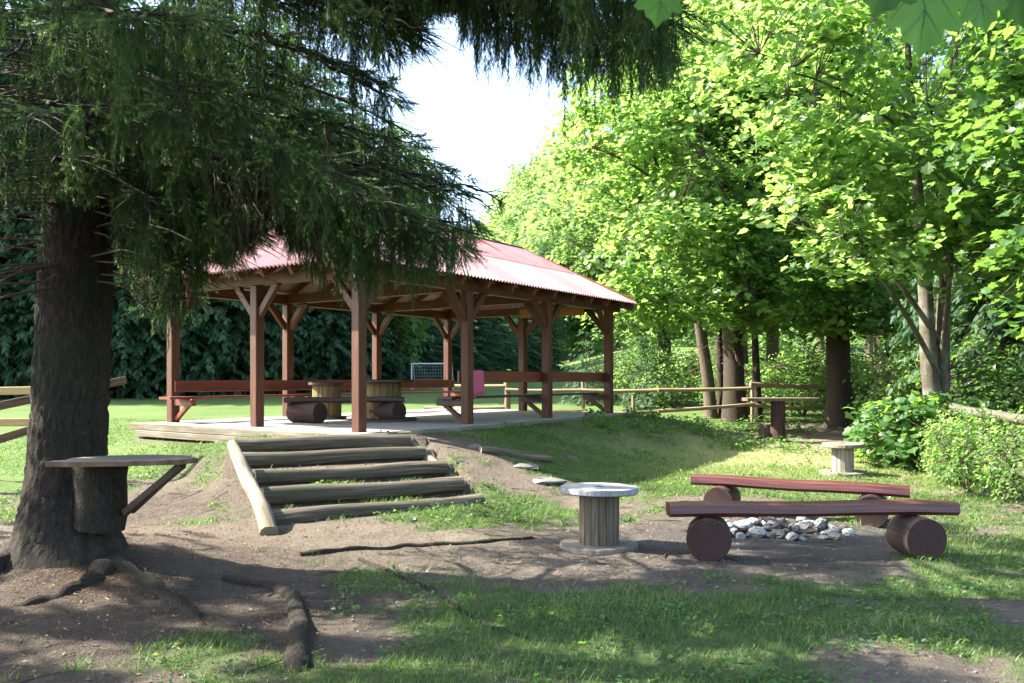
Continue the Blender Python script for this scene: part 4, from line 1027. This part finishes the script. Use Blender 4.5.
for j, lst in ditems.items():
    tv, tf, ta = DT[j]; pos = np.array([x[0] for x in lst]); sc = np.array([x[1] for x in lst]); an = np.array([x[2] for x in lst]); z = np.zeros_like(an)
    rot = np.stack([np.stack([np.cos(an), -np.sin(an), z], -1), np.stack([np.sin(an), np.cos(an), z], -1), np.stack([z, z, z+1], -1)], 1)
    v, f, a = scatter(tv, tf, pos, rot, sc[:, None], np.full(len(pos), .5)); bag.add(v, f, a)
bag.build('dry_twigs', M['deadtwig'], spr)
# upper crown (above the picture; it shades the clearing)
pos = []; dirs = []; scl = []; va = []; z = 6.2
while z < 21.7:
    f_ = (z-6)/16; L0 = 4.9*(1-f_)**.75+.2; nb = 6; a0 = rng.uniform(0, 6.28)
    for i in range(nb):
        az = a0+6.283*i/nb+rng.normal(0, .3); L = L0*rng.uniform(.65, 1.1); s = trunk_ax(z+rng.uniform(-.2, .2)); h = np.array([math.cos(az), math.sin(az), 0]); n = max(3, int(L/.30))
        if rng.random() < .42: continue
        pts = bez(s, s+h*L*.5+np.array([0, 0, .1*L]), s+h*L+np.array([0, 0, -.25*L*(1-f_)]), n+1); side = np.array([-h[1], h[0], 0])
        sb.tube([pts[0], pts[n//2], pts[n]], [.035*(1-f_)+.01, .02, .008], 5, 1, cap=0)
        for j in range(1, n+1):
            if j/n < .25 or fit_len(pts[j]-np.array([0, 0, .5]), .3, 0) < .29 or (pts[j][1] > .6 and PX(pts[j])[1] > -60): continue
            for sgn in (-1, 1):
                for rep in range(1):
                    pos.append(pts[j]+rng.normal(0, .10, 3)+side*sgn*.3*rep*min(1, L/3)); dirs.append(unit(unit(pts[j]-pts[j-1])*.6+side*sgn*.7+np.array([0, 0, -.3-.5*rng.random()]))); scl.append(rng.uniform(.45, .8)); va.append(rng.uniform(.2, .6))
    z += rng.uniform(.36, .5)
kk = [k for k in range(len(pos)) if not lit_gap(pos[k]+dirs[k]*scl[k]*.5, .17)]
pos = np.array(pos)[kk]; dirs = np.array(dirs)[kk]; scl = np.array(scl)[kk]; va = np.array(va)[kk]; rot = dirframes(dirs, np.array([[0, 0, 1.]])+rnd(len(pos))*.2)
v, f, a = scatter(SV, SF, pos, rot, np.array(scl)[:, None], np.array(va)); bulk('upper_crown', v, f, M['farneedle'], spr, a)
sb.build('trunk', [M['sprucebark'], M['darkbark'], M['deadtwig']], spr)
def root(pxs, r0, r1, sink=.45, seed=0, bump=1.):
    pts = []
    for px, py in pxs:
        p = W(px, py, .05)
        for _ in range(3): p = W(px, py, tz1(p[0], p[1]))
        pts.append(p)
    fine = []
    for i in range(len(pts)-1):
        for s in np.linspace(0, 1, 7, endpoint=False): fine.append(pts[i]*(1-s)+pts[i+1]*s)
    fine.append(pts[-1]); n = len(fine); rad = [r0+(r1-r0)*k/(n-1) for k in range(n)]
    for k, p in enumerate(fine): p[2] = tz1(p[0], p[1])+rad[k]*(1-2*sink)*(.7+.5*math.sin(k*1.3+seed))
    fine[-1][2] -= r1*2.2
    b = MB(); b.tube(fine, rad, 11, 0, wob=.5, seed=seed+30); b.build('root', M['sprucebark'], spr)
root([(108, 562), (92, 580), (60, 596), (10, 606)], .13, .04, .74, 1); root([(112, 560), (150, 582), (185, 606), (205, 628)], .11, .03, .78, 2)
root([(225, 580), (265, 586), (293, 598), (299, 630), (298, 675)], .035, .070, .50, 3); root([(300, 556), (350, 550), (410, 546), (470, 544), (540, 538)], .03, .018, .3, 4)
root([(360, 560), (430, 590), (490, 628), (530, 640)], .02, .012, .3, 6); root([(20, 560), (-20, 575), (-60, 580)], .14, .06, .4, 7)

# ------------------------------------------------------------------ maples and other broadleaf trees on the right
def G(x, y): return tz1(x, y)
def P_(x, y, dz=0): return (x, y, G(x, y)+dz)
b1 = W(712, 418, .43); x, y = b1[0], b1[1]
broadleaf('maple_tree', 'slim leaning maple with bright yellow green foliage right of the pavilion', 'tree',
          [([P_(x, y, -.2), (x-.25, y, 2.4), (x-.5, y-.2, 4.2), (x-.9, y-.6, 7.5), (x-1.2, y-.8, 10.5)], [.19, .165, .15, .11, .04])],
          [((4.9, 22.5, 8.0), (4.0, 3.4, 3.6), 3), ((4.1, 20.6, 4.7), (2.3, 1.7, 1.7), 1.3), ((6.8, 21, 5.6), (2.2, 2, 2.2), 1), ((4.6, 20.4, 3.75), (2.3, 1.3, .95), .55)], 1050, 25, .155, M['leaf'], M['slimbark'], None, .58, limbs=12, gap=.37)
x, y = 8.05, 15.6
broadleaf('maple_tree', 'stout grey maple with two stems rising from the leafy shrub', 'tree',
          [([P_(x-.10, y, -.2), (x-.12, y, 1.2), (x-.2, y, 2.6), (x-.4, y-.1, 4.6), (x-.7, y-.2, 8.5)], [.20, .165, .14, .11, .04]), ([P_(x+.13, y+.12, -.2), (x+.15, y+.12, 1.2), (x+.14, y+.1, 3.2), (x+.35, y+.2, 6), (x+.6, y+.3, 10)], [.17, .14, .12, .09, .04])],
          [((7.0, 14.4, 7.6), (4.2, 2.8, 3.2), 3), ((6.3, 13.6, 4.7), (2.2, 1.5, 1.3), .8), ((9.3, 14.2, 4.8), (2.4, 1.8, 1.8), 1), ((6.5, 13.4, 3.7), (1.9, 1.2, .8), .35)], 760, 24, .155, M['leaf'], M['maplebark'], None, .5, limbs=12, gap=.42, varb=.45)
x, y = 9.9, 11.2
broadleaf('maple_tree', 'maple at the right edge with deep green leaves overhanging the fence', 'tree',
          [([P_(x, y, -.2), (x-.1, y, 2.5), (x-.3, y-.1, 5), (x-.5, y-.3, 8)], [.2, .17, .13, .05])],
          [((8.4, 11.0, 5.6), (2.4, 2.2, 2.6), 3), ((7.6, 10.9, 3.1), (1.1, 1.2, .9), .6)], 420, 22, .15, M['leafd'], M['maplebark'], None, .5, limbs=9, gap=.46, varb=.5)
broadleaf('maple_tree', 'tall pale green maple rising over the far end of the pavilion roof', 'tree',
          [([P_(5.9, 31.5, -.2), (5.7, 31.5, 5), (5.6, 31, 9), (5.9, 30.5, 15)], [.26, .22, .16, .05])],
          [((4.3, 31, 8.2), (3.6, 3.2, 3.6), 2.2), ((7.3, 29.5, 12.2), (4.0, 3.6, 4.4), 3), ((5.2, 30, 4.6), (3.0, 2, 2), .8)], 1000, 24, .18, M['leafp'], M['slimbark'], None, .65, limbs=12, gap=.40)
broadleaf('maple_tree', 'broad maple filling the back of the thicket above the tall table', 'tree',
          [([P_(9.6, 30.5, -.2), (9.6, 30.5, 5), (9.9, 30.5, 10), (10, 30, 15)], [.25, .21, .15, .05])],
          [((9.4, 30, 9.2), (4.6, 3.6, 6.2), 3)], 900, 24, .18, M['leaf'], M['slimbark'], None, .65, limbs=12, gap=.40)
broadleaf('maple_tree', 'yellow green maple hanging its leaves over the tall table', 'tree',
          [([P_(7.2, 25.6, -.2), (7.1, 25.5, 3), (6.9, 25, 6), (6.7, 24.5, 11)], [.17, .14, .11, .04])],
          [((6.7, 23.6, 8.4), (3.4, 2.8, 4.2), 3), ((7.4, 22.2, 4.7), (2.6, 1.6, 1.3), 1), ((7.9, 21.2, 3.5), (2.8, 1.2, .9), .7)], 850, 24, .16, M['leaf'], M['slimbark'], None, .58, limbs=12, gap=.38)
broadleaf('maple_tree', 'dark leaved tree deep in the thicket behind the two-stemmed maple', 'tree',
          [([P_(14, 25, -.2), (14, 25, 5), (13.8, 24.8, 9), (13.6, 24.8, 14)], [.24, .2, .15, .05])],
          [((13.2, 24.5, 7.6), (4.8, 3.4, 5.8), 3)], 720, 22, .17, M['leafd'], M['darkbark'], None, .6, limbs=12, gap=.40)
broadleaf('maple_tree', 'leafy tree behind the log fence at the right margin', 'tree',
          [([P_(13.6, 18, -.2), (13.6, 18, 4), (13.4, 17.8, 8), (13.2, 17.6, 12)], [.22, .19, .14, .05])],
          [((12.4, 17.8, 6.4), (3.6, 2.8, 4.6), 3)], 620, 22, .16, M['leafd'], M['darkbark'], None, .55, limbs=10, gap=.42, varb=.45)
# dark spruce trunks in the thicket
for px, py, d, H, r0, RAD, lab, z0 in ((735, 420, 23.2, 19, .31, 2.2, 'thick dark spruce trunk left of the tall table', 9), (840, 424, 21.6, 20, .33, 2.2, 'dark dappled spruce trunk right of the tall table', 9),
                                  (884, 420, 26.0, 18, .30, 2.8, 'black shaded spruce trunk deep behind the leafy shrub', 5.0), (722, 418, 24.5, 13, .12, 1.5, 'thin bent spruce stem hugging the thick trunk', 6), (758, 417, 23.6, 12, .12, 1.4, 'thin straight young spruce stem behind the tall table', 4.5)):
    x = (px-CX)*d/F
    conifer('spruce_tree', lab, H, RAD, z0, M['darkbark'], M['farneedle'], r0, None, .8, P_(x, d, 0), -.4, .42, .4, 40)
x = 9.7; conifer('spruce_tree', 'shady spruce with low dark boughs behind the log fence', 13, 2.5, 1.2, M['darkbark'], M['farneedle'], .2, None, 1.9, P_(10.4, 17.2), 0, .28, .5, 20)
conifer('spruce_tree', 'neighbouring spruce standing out of view left of the big one', 19, 3.4, 2.6, M['darkbark'], M['farneedle'], .3, None, .75, P_(-11.0, 6.6), 0, .5, .5, 0, 'tree', True)
# shrubs
def shrub(name, label, loc, rx, rz, n, size, mat, group=None, tm='m', per=9, cat='shrub', var=.5):
    st = []
    for k in range(5):
        a = rng.uniform(0, 6.28); st.append(([(loc[0], loc[1], loc[2]-.1), (loc[0]+.4*rx*math.cos(a), loc[1]+.4*rx*math.sin(a), loc[2]+rz*.7), (loc[0]+.7*rx*math.cos(a), loc[1]+.7*rx*math.sin(a), loc[2]+rz*1.4)], [.022, .014, .006]))
    return broadleaf(name, label, cat, st, [((loc[0], loc[1], loc[2]+rz*.95), (rx, rx*.8, rz), 1)], n, per, size, mat, M['slimbark'], group, .28, tm, 3, .36, twig=.6, varb=var, droop=.35)
shrub('leafy_shrub', 'young maple shrub with big leaves at the foot of the two-stemmed maple', P_(6.75, 13.9), 1.05, .62, 190, .15, M['leafd'], var=.6)
shrub('leafy_shrub', 'low broadleaf shrub pressed against the thick log fence', P_(7.35, 13.2), .75, .55, 110, .14, M['leafd'], var=.5)
protos = []
for k, (mt, sz) in enumerate((('leaf', .10), ('leafp', .09), ('leafd', .10))):
    protos.append(shrub('undergrowth_shrub', 'x', (0, 0, 0), 1.15, .8, 260, sz, M[mt], 'shrubs beyond the pole fence', 'r', 10))
labs = ['bright green shrub in the undergrowth beyond the pole fence', 'pale green shrub in the undergrowth beyond the pole fence', 'dark green shrub in the undergrowth beyond the pole fence']
spots = [(5.6, 28.5), (6.9, 27), (4.9, 30.5), (6.0, 30), (4.2, 33.5), (7.6, 25.5), (8.8, 25), (10, 24.5), (11.3, 22.5), (7.0, 32), (9, 28.5), (11, 27.5), (12.5, 21), (9.3, 22.6), (12.8, 18.6), (10.8, 20), (14.5, 20), (9, 36), (11, 33), (14, 29), (9.4, 16.0), (10.8, 14.2), (9.4, 13.2), (11.5, 16.5), (8.8, 18.8), (16, 25), (7.5, 44), (12, 40), (6.45, 12.1), (6.5, 10.4), (6.25, 11.3), (6.9, 12.9), (17, 34)]
used = set()
for i, (x, y) in enumerate(spots):
    k = (2 if (x > 9 and y < 24) else 0) if i % 3 == 0 else ((1 if x < 7 else 0) if i % 3 == 1 else (2 if x > 8 else 0)); s = rng.uniform(.8, 1.35)*(1.2 if y > 30 else 1)*(.5 if y < 13 else 1)
    if k not in used: o = protos[k]; used.add(k); o.location = P_(x, y, -.05); o.rotation_euler = (0, 0, rng.uniform(0, 6)); o.scale = (s, s, s*1.1); o['label'] = labs[k]
    else: dup(protos[k], P_(x, y, -.05), rng.uniform(0, 6), (s, s, s*rng.uniform(.9, 1.4)), labs[k], 'shrubs beyond the pole fence')
sap = conifer('spruce_sapling', 'small feathery spruce sapling standing beyond the pole fence', 2.6, .9, .3, M['slimbark'], M['farneedle'], .04, None, 1.6, P_(4.6, 28.2), 0, .3, .3)
dup(sap, P_(2.75, 30.5), 2., 1.1, 'slender spruce sapling close behind the pavilion\'s far corner')
# ------------------------------------------------------------------ forest edge across the meadow
fp = [conifer('spruce_tree', 'dark spruce in the forest edge across the meadow', 14+k*1.5, 3.2+.2*k, .9, M['darkbark'], M['farneedle'], .24, 'spruces at the forest edge', 2.2, (0, 0, 0), 0, .27, .30) for k in range(3)]
k = 0
def line_d(px): return float(np.interp(px, [-140, 0, 200, 330, 420, 480, 545], [35, 36, 37.5, 41, 48, 56, 66]))
for row, (st, add) in enumerate(((34, 0), (40, 4.5), (50, 9))):
    px = -150+row*13
    while px < 548:
        d = line_d(px)+add+rng.uniform(-1, 1); x = (px-CX)*d/F
        hcap = float(np.interp(px, [-150, 330, 400, 450, 548], [1.5, 1.25, .72, .62, .62]))*rng.uniform(.85, 1.08)*(1.05 if row else 1)
        o = fp[k] if k < 3 else dup(fp[k % 3], (0, 0, 0)); o.location = P_(x, d, -.2); o.rotation_euler = (0, 0, rng.uniform(0, 6)); o.scale = (hcap**.6, hcap**.6, hcap); k += 1
        px += st*rng.uniform(.8, 1.2)*(36/d)**.6
# pale trees at the far end of the meadow and on the hill
fm = broadleaf('distant_tree', 'pale green tree at the far end of the meadow', 'tree', [([(0, 0, -.3), (0, 0, 4), (.2, 0, 9)], [.25, .2, .06])], [((0, 0, 6.5), (3.3, 3.3, 5.6), 1)], 620, 14, .42, M['leafp'], M['slimbark'], 'pale trees across the meadow', .9, 'r', 6, .36, twig=.2)
first = True
for px, d, s in ((536, 84, 1.0), (556, 88, 1.15), (572, 86, .9), (590, 90, 1.1), (607, 84, .8), (624, 80, 1.0), (645, 76, 1.1), (670, 70, 1.0), (700, 66, 1.1), (735, 62, 1.0), (775, 60, 1.1), (820, 56, 1.0), (870, 52, 1.05), (925, 48, 1.0), (985, 45, 1.05), (1050, 42, 1.0), (520, 104, 1.2), (548, 108, 1.3), (580, 104, 1.2), (615, 100, 1.3)):
    x = (px-CX)*d/F
    if first: o = fm; first = False
    else: o = dup(fm, (0, 0, 0))
    o.location = P_(x, d, -.2); o.rotation_euler = (0, 0, rng.uniform(0, 6)); o.scale = (s, s, s*rng.uniform(.9, 1.15))
o = dup(fm, P_(-6.0, 44, -.2), 1., (.75, .75, 1.15), 'pale crowned tree showing behind the spruce boughs', 'pale tree behind')
n = 700; hx = rng.uniform(-25, 130, n); hy = rng.uniform(100, 215, n); c = np.stack([hx, hy, terrain(hx, hy)+4], 1)
per = 70; d = unit(rnd(n*per)); rad = rng.random(n*per)**.3; cc = np.repeat(c, per, 0)+d*rad[:, None]*np.repeat(np.stack([rng.uniform(2, 3.6, n)]*2+[rng.uniform(3.5, 6.5, n)], 1), per, 0)
nr = unit(d*.8+np.array([0, 0, .6])+rnd(n*per)*.5); v, f, a = scatter(RV, RF, cc, frames(nr, rng.uniform(0, 6, n*per)), rng.uniform(.8, 1.5, n*per)[:, None], np.clip(np.repeat(rng.uniform(.1, .9, n), per)+rng.normal(0, .1, n*per), 0, 1))
o = bulk('hill_wood', v, f, M['leafp'], None, a); tag(o, 'pale mixed wood covering the far hillside', 'wood', None, 'stuff')

# ------------------------------------------------------------------ grass, weeds, litter
def sample(n, x0, x1, y0, y1):
    x = rng.uniform(x0, x1, n); y = rng.uniform(y0, y1, n); k = np.abs(x) < .70*y+.6; return x[k], y[k]
bag = Bag()
def blades(n, x0, x1, y0, y1, h0, h1, w, thr=.42, mead=False):
    x, y = sample(n, x0, x1, y0, y1); g, md = grassmask(x, y); t = vnoise(x*7, y*7, 61)
    p = sm((g+.45*(t-.5)-thr)/.3)
    if not mead: p = p*(1-md*.7)
    else: p = md*.9
    lx = (x-P3[0])*U[0]+(y-P3[1])*U[1]; ly = (x-P3[0])*V[0]+(y-P3[1])*V[1]
    p = p*~((lx > -.6) & (lx < 8.5) & (ly > -.5) & (ly < 5.3)); k = rng.random(len(x)) < p; x, y, g = x[k], y[k], g[k]
    z = terrain(x, y)-.004; n = len(x); az = rng.uniform(0, 6.28, n); d = np.stack([np.cos(az)*.45, np.sin(az)*.45, np.ones(n)], 1)+rnd(n)*.15
    hint = np.stack([np.cos(az), np.sin(az), np.zeros(n)], 1); rot = dirframes(unit(d), hint)
    h = rng.uniform(h0, h1, n)*(.6+.7*vnoise(x*3, y*3, 71)); sc = np.stack([np.full(n, w)*rng.uniform(.7, 1.3, n), h, h], 1)
    v, f, a = scatter(BVt, BF, np.stack([x, y, z], 1), rot, sc, np.clip(.45+.5*(vnoise(x*1.5, y*1.5, 81)-.5)+rng.normal(0, .16, n)+.6*sun_strawf(x, y), 0, 1)); bag.add(v, f, a)  # blades turn paler inside the painted sunlit patch
blades(95000, -5.5, 6.5, 3.7, 8.2, .03, .085, .0055); blades(110000, -7, 9.5, 8.0, 14, .035, .085, .008); blades(60000, -9, 12, 13.5, 24, .04, .10, .012)
blades(50000, -12, 0, 13, 24, .03, .06, .014, mead=True)
blades(9000, -5.5, 6.5, 3.7, 9.5, .02, .07, .0055, .02); blades(6000, -7, 8, 9, 14, .03, .08, .008, .02)
o = bag.build('grass', M['grass']); tag(o, 'patchy short grass on the trodden clearing', 'grass', None, 'stuff')
bag = Bag()
def weeds(n, x0, x1, y0, y1, size, thr, rise):
    x, y = sample(n, x0, x1, y0, y1); g, md = grassmask(x, y); k = (rng.random(len(x)) < sm((g-thr)/.35)*sm((vnoise(x*1.8, y*1.8, 91)-.35)/.3)) & (md < .5); x, y = x[k], y[k]; n = len(x); per = 6
    c = np.stack([x, y, terrain(x, y)], 1); c = np.repeat(c, per, 0)+rnd(n*per)*np.array([size*.9, size*.9, 0])+np.stack([np.zeros(n*per)]*2+[rng.uniform(.01, rise, n*per)], 1)
    nr = unit(np.array([0, 0, 1.])+rnd(n*per)*.4); v, f, a = scatter(RV*np.array([1.25, 1, 1]), RF, c, frames(nr, rng.uniform(0, 6, n*per)), (size*rng.uniform(.5, 1.2, n*per))[:, None], np.clip(np.repeat(rng.uniform(.2, .8, n), per)+rng.normal(0, .1, n*per), 0, 1)); bag.add(v, f, a)
weeds(3200, -5.5, 6.5, 3.7, 8.5, .042, .28, .05); weeds(2600, -7, 9.5, 8, 15, .05, .35, .07); weeds(5000, 1.5, 13, 15, 26, .09, .3, .22)
o = bag.build('weeds', M['leafd']); tag(o, 'small broadleaf weeds among the grass', 'weeds', None, 'stuff')
x, y = sample(26000, -6, 9, 3.7, 18); g, md = grassmask(x, y); k = (rng.random(len(x)) < 1.1-g) & (md < .4); x, y = x[k], y[k]; n = len(x)
v, f, a = scatter(RV, RF, np.stack([x, y, terrain(x, y)+.006], 1), frames(unit(np.array([0, 0, 1.])+rnd(n)*.35), rng.uniform(0, 6, n)), np.stack([rng.uniform(.008, .032, n), rng.uniform(.012, .042, n), rng.uniform(.01, .03, n)], 1), rng.random(n))
n = 45000; ra = np.abs(rng.normal(0, 2.4, n)); an = rng.uniform(0, 6.28, n); x = -3.2+ra*np.cos(an); y = 6.4+ra*np.sin(an)*.8; k = (y > 3.6) & (np.abs(x) < .7*y+.6); x, y = x[k], y[k]; n = len(x)
nv, nf, na = scatter(np.array([(-.0016, 0, 0), (.0016, 0, 0), (0, .024, 0)]), np.array([(0, 1, 2)]), np.stack([x, y, terrain(x, y)+.005], 1), frames(unit(np.array([0, 0, 1.])+rnd(n)*.25), rng.uniform(0, 6.28, n)), rng.uniform(.7, 1.6, n)[:, None], rng.uniform(0, .6, n))
lv = len(v); litter = bulk('leaf_litter', np.concatenate([v, nv]), np.concatenate([np.concatenate([f[:, [0, 1, 2]], f[:, [0, 2, 2]]])[:len(f)] if False else f, nf+lv]), M['litter'], None, np.concatenate([a, na])); o = litter; tag(o, 'dry leaf scraps scattered on bare soil', 'litter', None, 'stuff')
b = MB()
for i in range(150):
    x = rng.uniform(-5, 6); y = rng.uniform(4, 13)
    if abs(x) > .66*y: continue
    an = rng.uniform(0, 6.28); L = rng.uniform(.08, .4); e = np.array([math.cos(an), math.sin(an), 0])*L; p = np.array([x, y, 0]); q_ = p+e; p[2] = G(p[0], p[1])+.006; q_[2] = G(q_[0], q_[1])+.008
    r_ = rng.uniform(.003, .008); b.tube([p, (p+q_)/2+np.array([.02*rng.normal(), .02*rng.normal(), .006]), q_], [r_, r_*.9, r_*.5], 5, 0)
o = b.build('fallen_twigs', M['deadtwig']); tag(o, 'fallen dry twigs on the ground', 'twigs', None, 'stuff')
b = MB()
for i in range(420):
    x = rng.uniform(-5, 6); y = rng.uniform(4, 12)
    if abs(x) > .66*y: continue
    if grassmask(np.array([x]), np.array([y]))[0][0] > .55: continue
    bb = MB(); r_ = rng.uniform(.005, .017); rock(bb, r_, i+400, (1.2, .9, .6)); z = G(x, y)+r_*.25; o0 = len(b.v)
    b.v.extend([(p[0]+x, p[1]+y, p[2]+z) for p in bb.v]); b.f.extend([tuple(q+o0 for q in f_) for f_ in bb.f]); b.uv.extend(bb.uv); b.mi.extend(bb.mi); b.sm.extend(bb.sm)
o = b.build('pebbles', M['slabstone']); tag(o, 'small pebbles on the bare soil', 'pebbles', None, 'stuff')
# ------------------------------------------------------------------ sapling whose leaves hang before the lens
sp = thing('maple_sapling', P_(2.3, .6), 'large dark maple leaves dangling close overhead at the top right', 'sapling'); b0 = np.array(sp.location); b = MB()
b.tube([np.array([0, 0, -.1]), np.array([0, 0, 1.5]), np.array([-.1, .1, 2.6]), np.array([-.2, .1, 3.4])], [.03, .025, .018, .008], 8, 0)
tw = [WD(1100, -80, 1.35), WD(985, -40, 1.28), WD(905, -60, 1.25), WD(800, -120, 1.2), WD(670, -50, 1.25)]
b.tube([np.array([-.1, .1, 2.5])]+[p-b0 for p in tw], [.012, .009, .006, .005, .004, .002], 6, 0)
hl = [(.10, -.07), (.30, -.05), (.33, .10), (.56, .16), (.60, .30), (.50, .40), (.60, .58), (.50, .66), (.34, .62), (.30, .78), (.14, .84)]
ol = [(0, 0)]+hl+[(0, 1.)]+[(-x, y) for x, y in hl[::-1]]
NV = np.array([(0, .36, 0.)]+[(x, y, .10*abs(x)-.16*y*y+.02*math.sin(9*y)) for x, y in ol]); NF = np.array([(0, 1+i, 1+(i+1) % len(ol)) for i in range(len(ol))])
nv_ = []; nf_ = []; vein = []
for (x_, y_) in ((0, .97), (.52, .57), (-.52, .57), (.53, .22), (-.53, .22), (.30, .75), (-.30, .75)):
    s0 = (0, .0) if abs(x_) != .30 else (0, .38); n0_ = len(nv_)
    def zz_(x, y): return .10*abs(x)-.16*y*y+.02*math.sin(9*y)+.012
    dx_, dy_ = x_-s0[0], y_-s0[1]; ll_ = math.hypot(dx_, dy_); ox, oy = -dy_/ll_, dx_/ll_
    for t_ in np.linspace(0, 1, 6):
        cx_, cy_ = s0[0]+dx_*t_, s0[1]+dy_*t_; w_ = .011*(1-t_)+.002
        nv_ += [(cx_+ox*w_, cy_+oy*w_, zz_(cx_, cy_)), (cx_-ox*w_, cy_-oy*w_, zz_(cx_, cy_))]
    for t_ in range(5): nf_ += [(n0_+2*t_, n0_+2*t_+1, n0_+2*t_+3), (n0_+2*t_, n0_+2*t_+3, n0_+2*t_+2)]
VS = np.array(nv_); NA = np.concatenate([np.full(len(NV), 0.), np.full(len(VS), .5)]); NF = np.concatenate([NF, np.array(nf_)+len(NV)]); NV = np.concatenate([NV, VS])
lf = [(922, -22, 1.24, .118, (.25, -1, .1), (.06, 0, -1)), (975, -14, 1.3, .075, (0, -1, .3), (.35, 0, -1)), (660, -16, 1.22, .062, (.1, -1, .1), (-.05, 0, -1)), (1015, -34, 1.35, .10, (-.3, -1, .2), (.2, 0, -1)),
      (893, -40, 1.2, .085, (.1, -1, .5), (-.3, 0, -1)), (690, -40, 1.28, .06, (.4, -1, .2), (.2, 0, -1))]
pos = np.array([WD(a, b_, c)-b0 for a, b_, c, *_ in lf]); nr = np.array([l[4] for l in lf], float); dv = np.array([l[5] for l in lf], float); rot = dirframes(dv, nr)
for k, l in enumerate(lf):
    v, f, a = scatter(NV, NF, pos[k:k+1], rot[k:k+1], np.array([[l[3]]]), np.array([.45]), NA); bulk('leaf', v, f, M['nearleaf'], sp, a, smooth=True)
b.build('stem', M['slimbark'], sp)

# ------------------------------------------------------------------ camera, light, world
cam = bpy.data.cameras.new('camera'); co = bpy.data.objects.new('camera', cam); COL.objects.link(co)
co.location = (0, 0, EYE); co.rotation_euler = (R(90), 0, 0)
cam.sensor_width = 36; cam.lens = F/1024*36; cam.shift_y = (HY-341.5)/1024; cam.clip_start = .05; cam.clip_end = 2000
cam.dof.use_dof = True; cam.dof.focus_distance = 11; cam.dof.aperture_fstop = 8
scn.camera = co
sd = Vector((-.985*math.cos(EL), .17*math.cos(EL), math.sin(EL))).normalized()
sl = bpy.data.lights.new('sun', 'SUN'); sl.energy = 5.0; sl.angle = R(.5); sl.color = (1, .94, .84)
so = bpy.data.objects.new('sun', sl); COL.objects.link(so); so.rotation_euler = (-sd).to_track_quat('-Z', 'Y').to_euler(); so.location = (-20, 5, 30)
w = bpy.data.worlds.new('World'); scn.world = w; w.use_nodes = True; nt = w.node_tree
bg = nt.nodes['Background']; sky = nt.nodes.new('ShaderNodeTexSky'); sky.sky_type = 'NISHITA'; sky.sun_disc = False
sky.sun_elevation = EL; sky.sun_rotation = math.atan2(sd.x, sd.y); sky.altitude = 300; sky.air_density = 1.0; sky.dust_density = 2.5; sky.ozone_density = 1.0
nt.links.new(sky.outputs[0], bg.inputs[0]); bg.inputs[1].default_value = .135
scn.view_settings.view_transform = 'Standard'; scn.view_settings.look = 'None'; scn.view_settings.gamma = 1; scn.view_settings.exposure = 2.55
c = scn.cycles; c.use_denoising = True; c.max_bounces = 10; c.diffuse_bounces = 8; c.glossy_bounces = 2; c.transmission_bounces = 4; c.transparent_max_bounces = 4
c.sample_clamp_indirect = 8; c.caustics_reflective = False; c.caustics_refractive = False
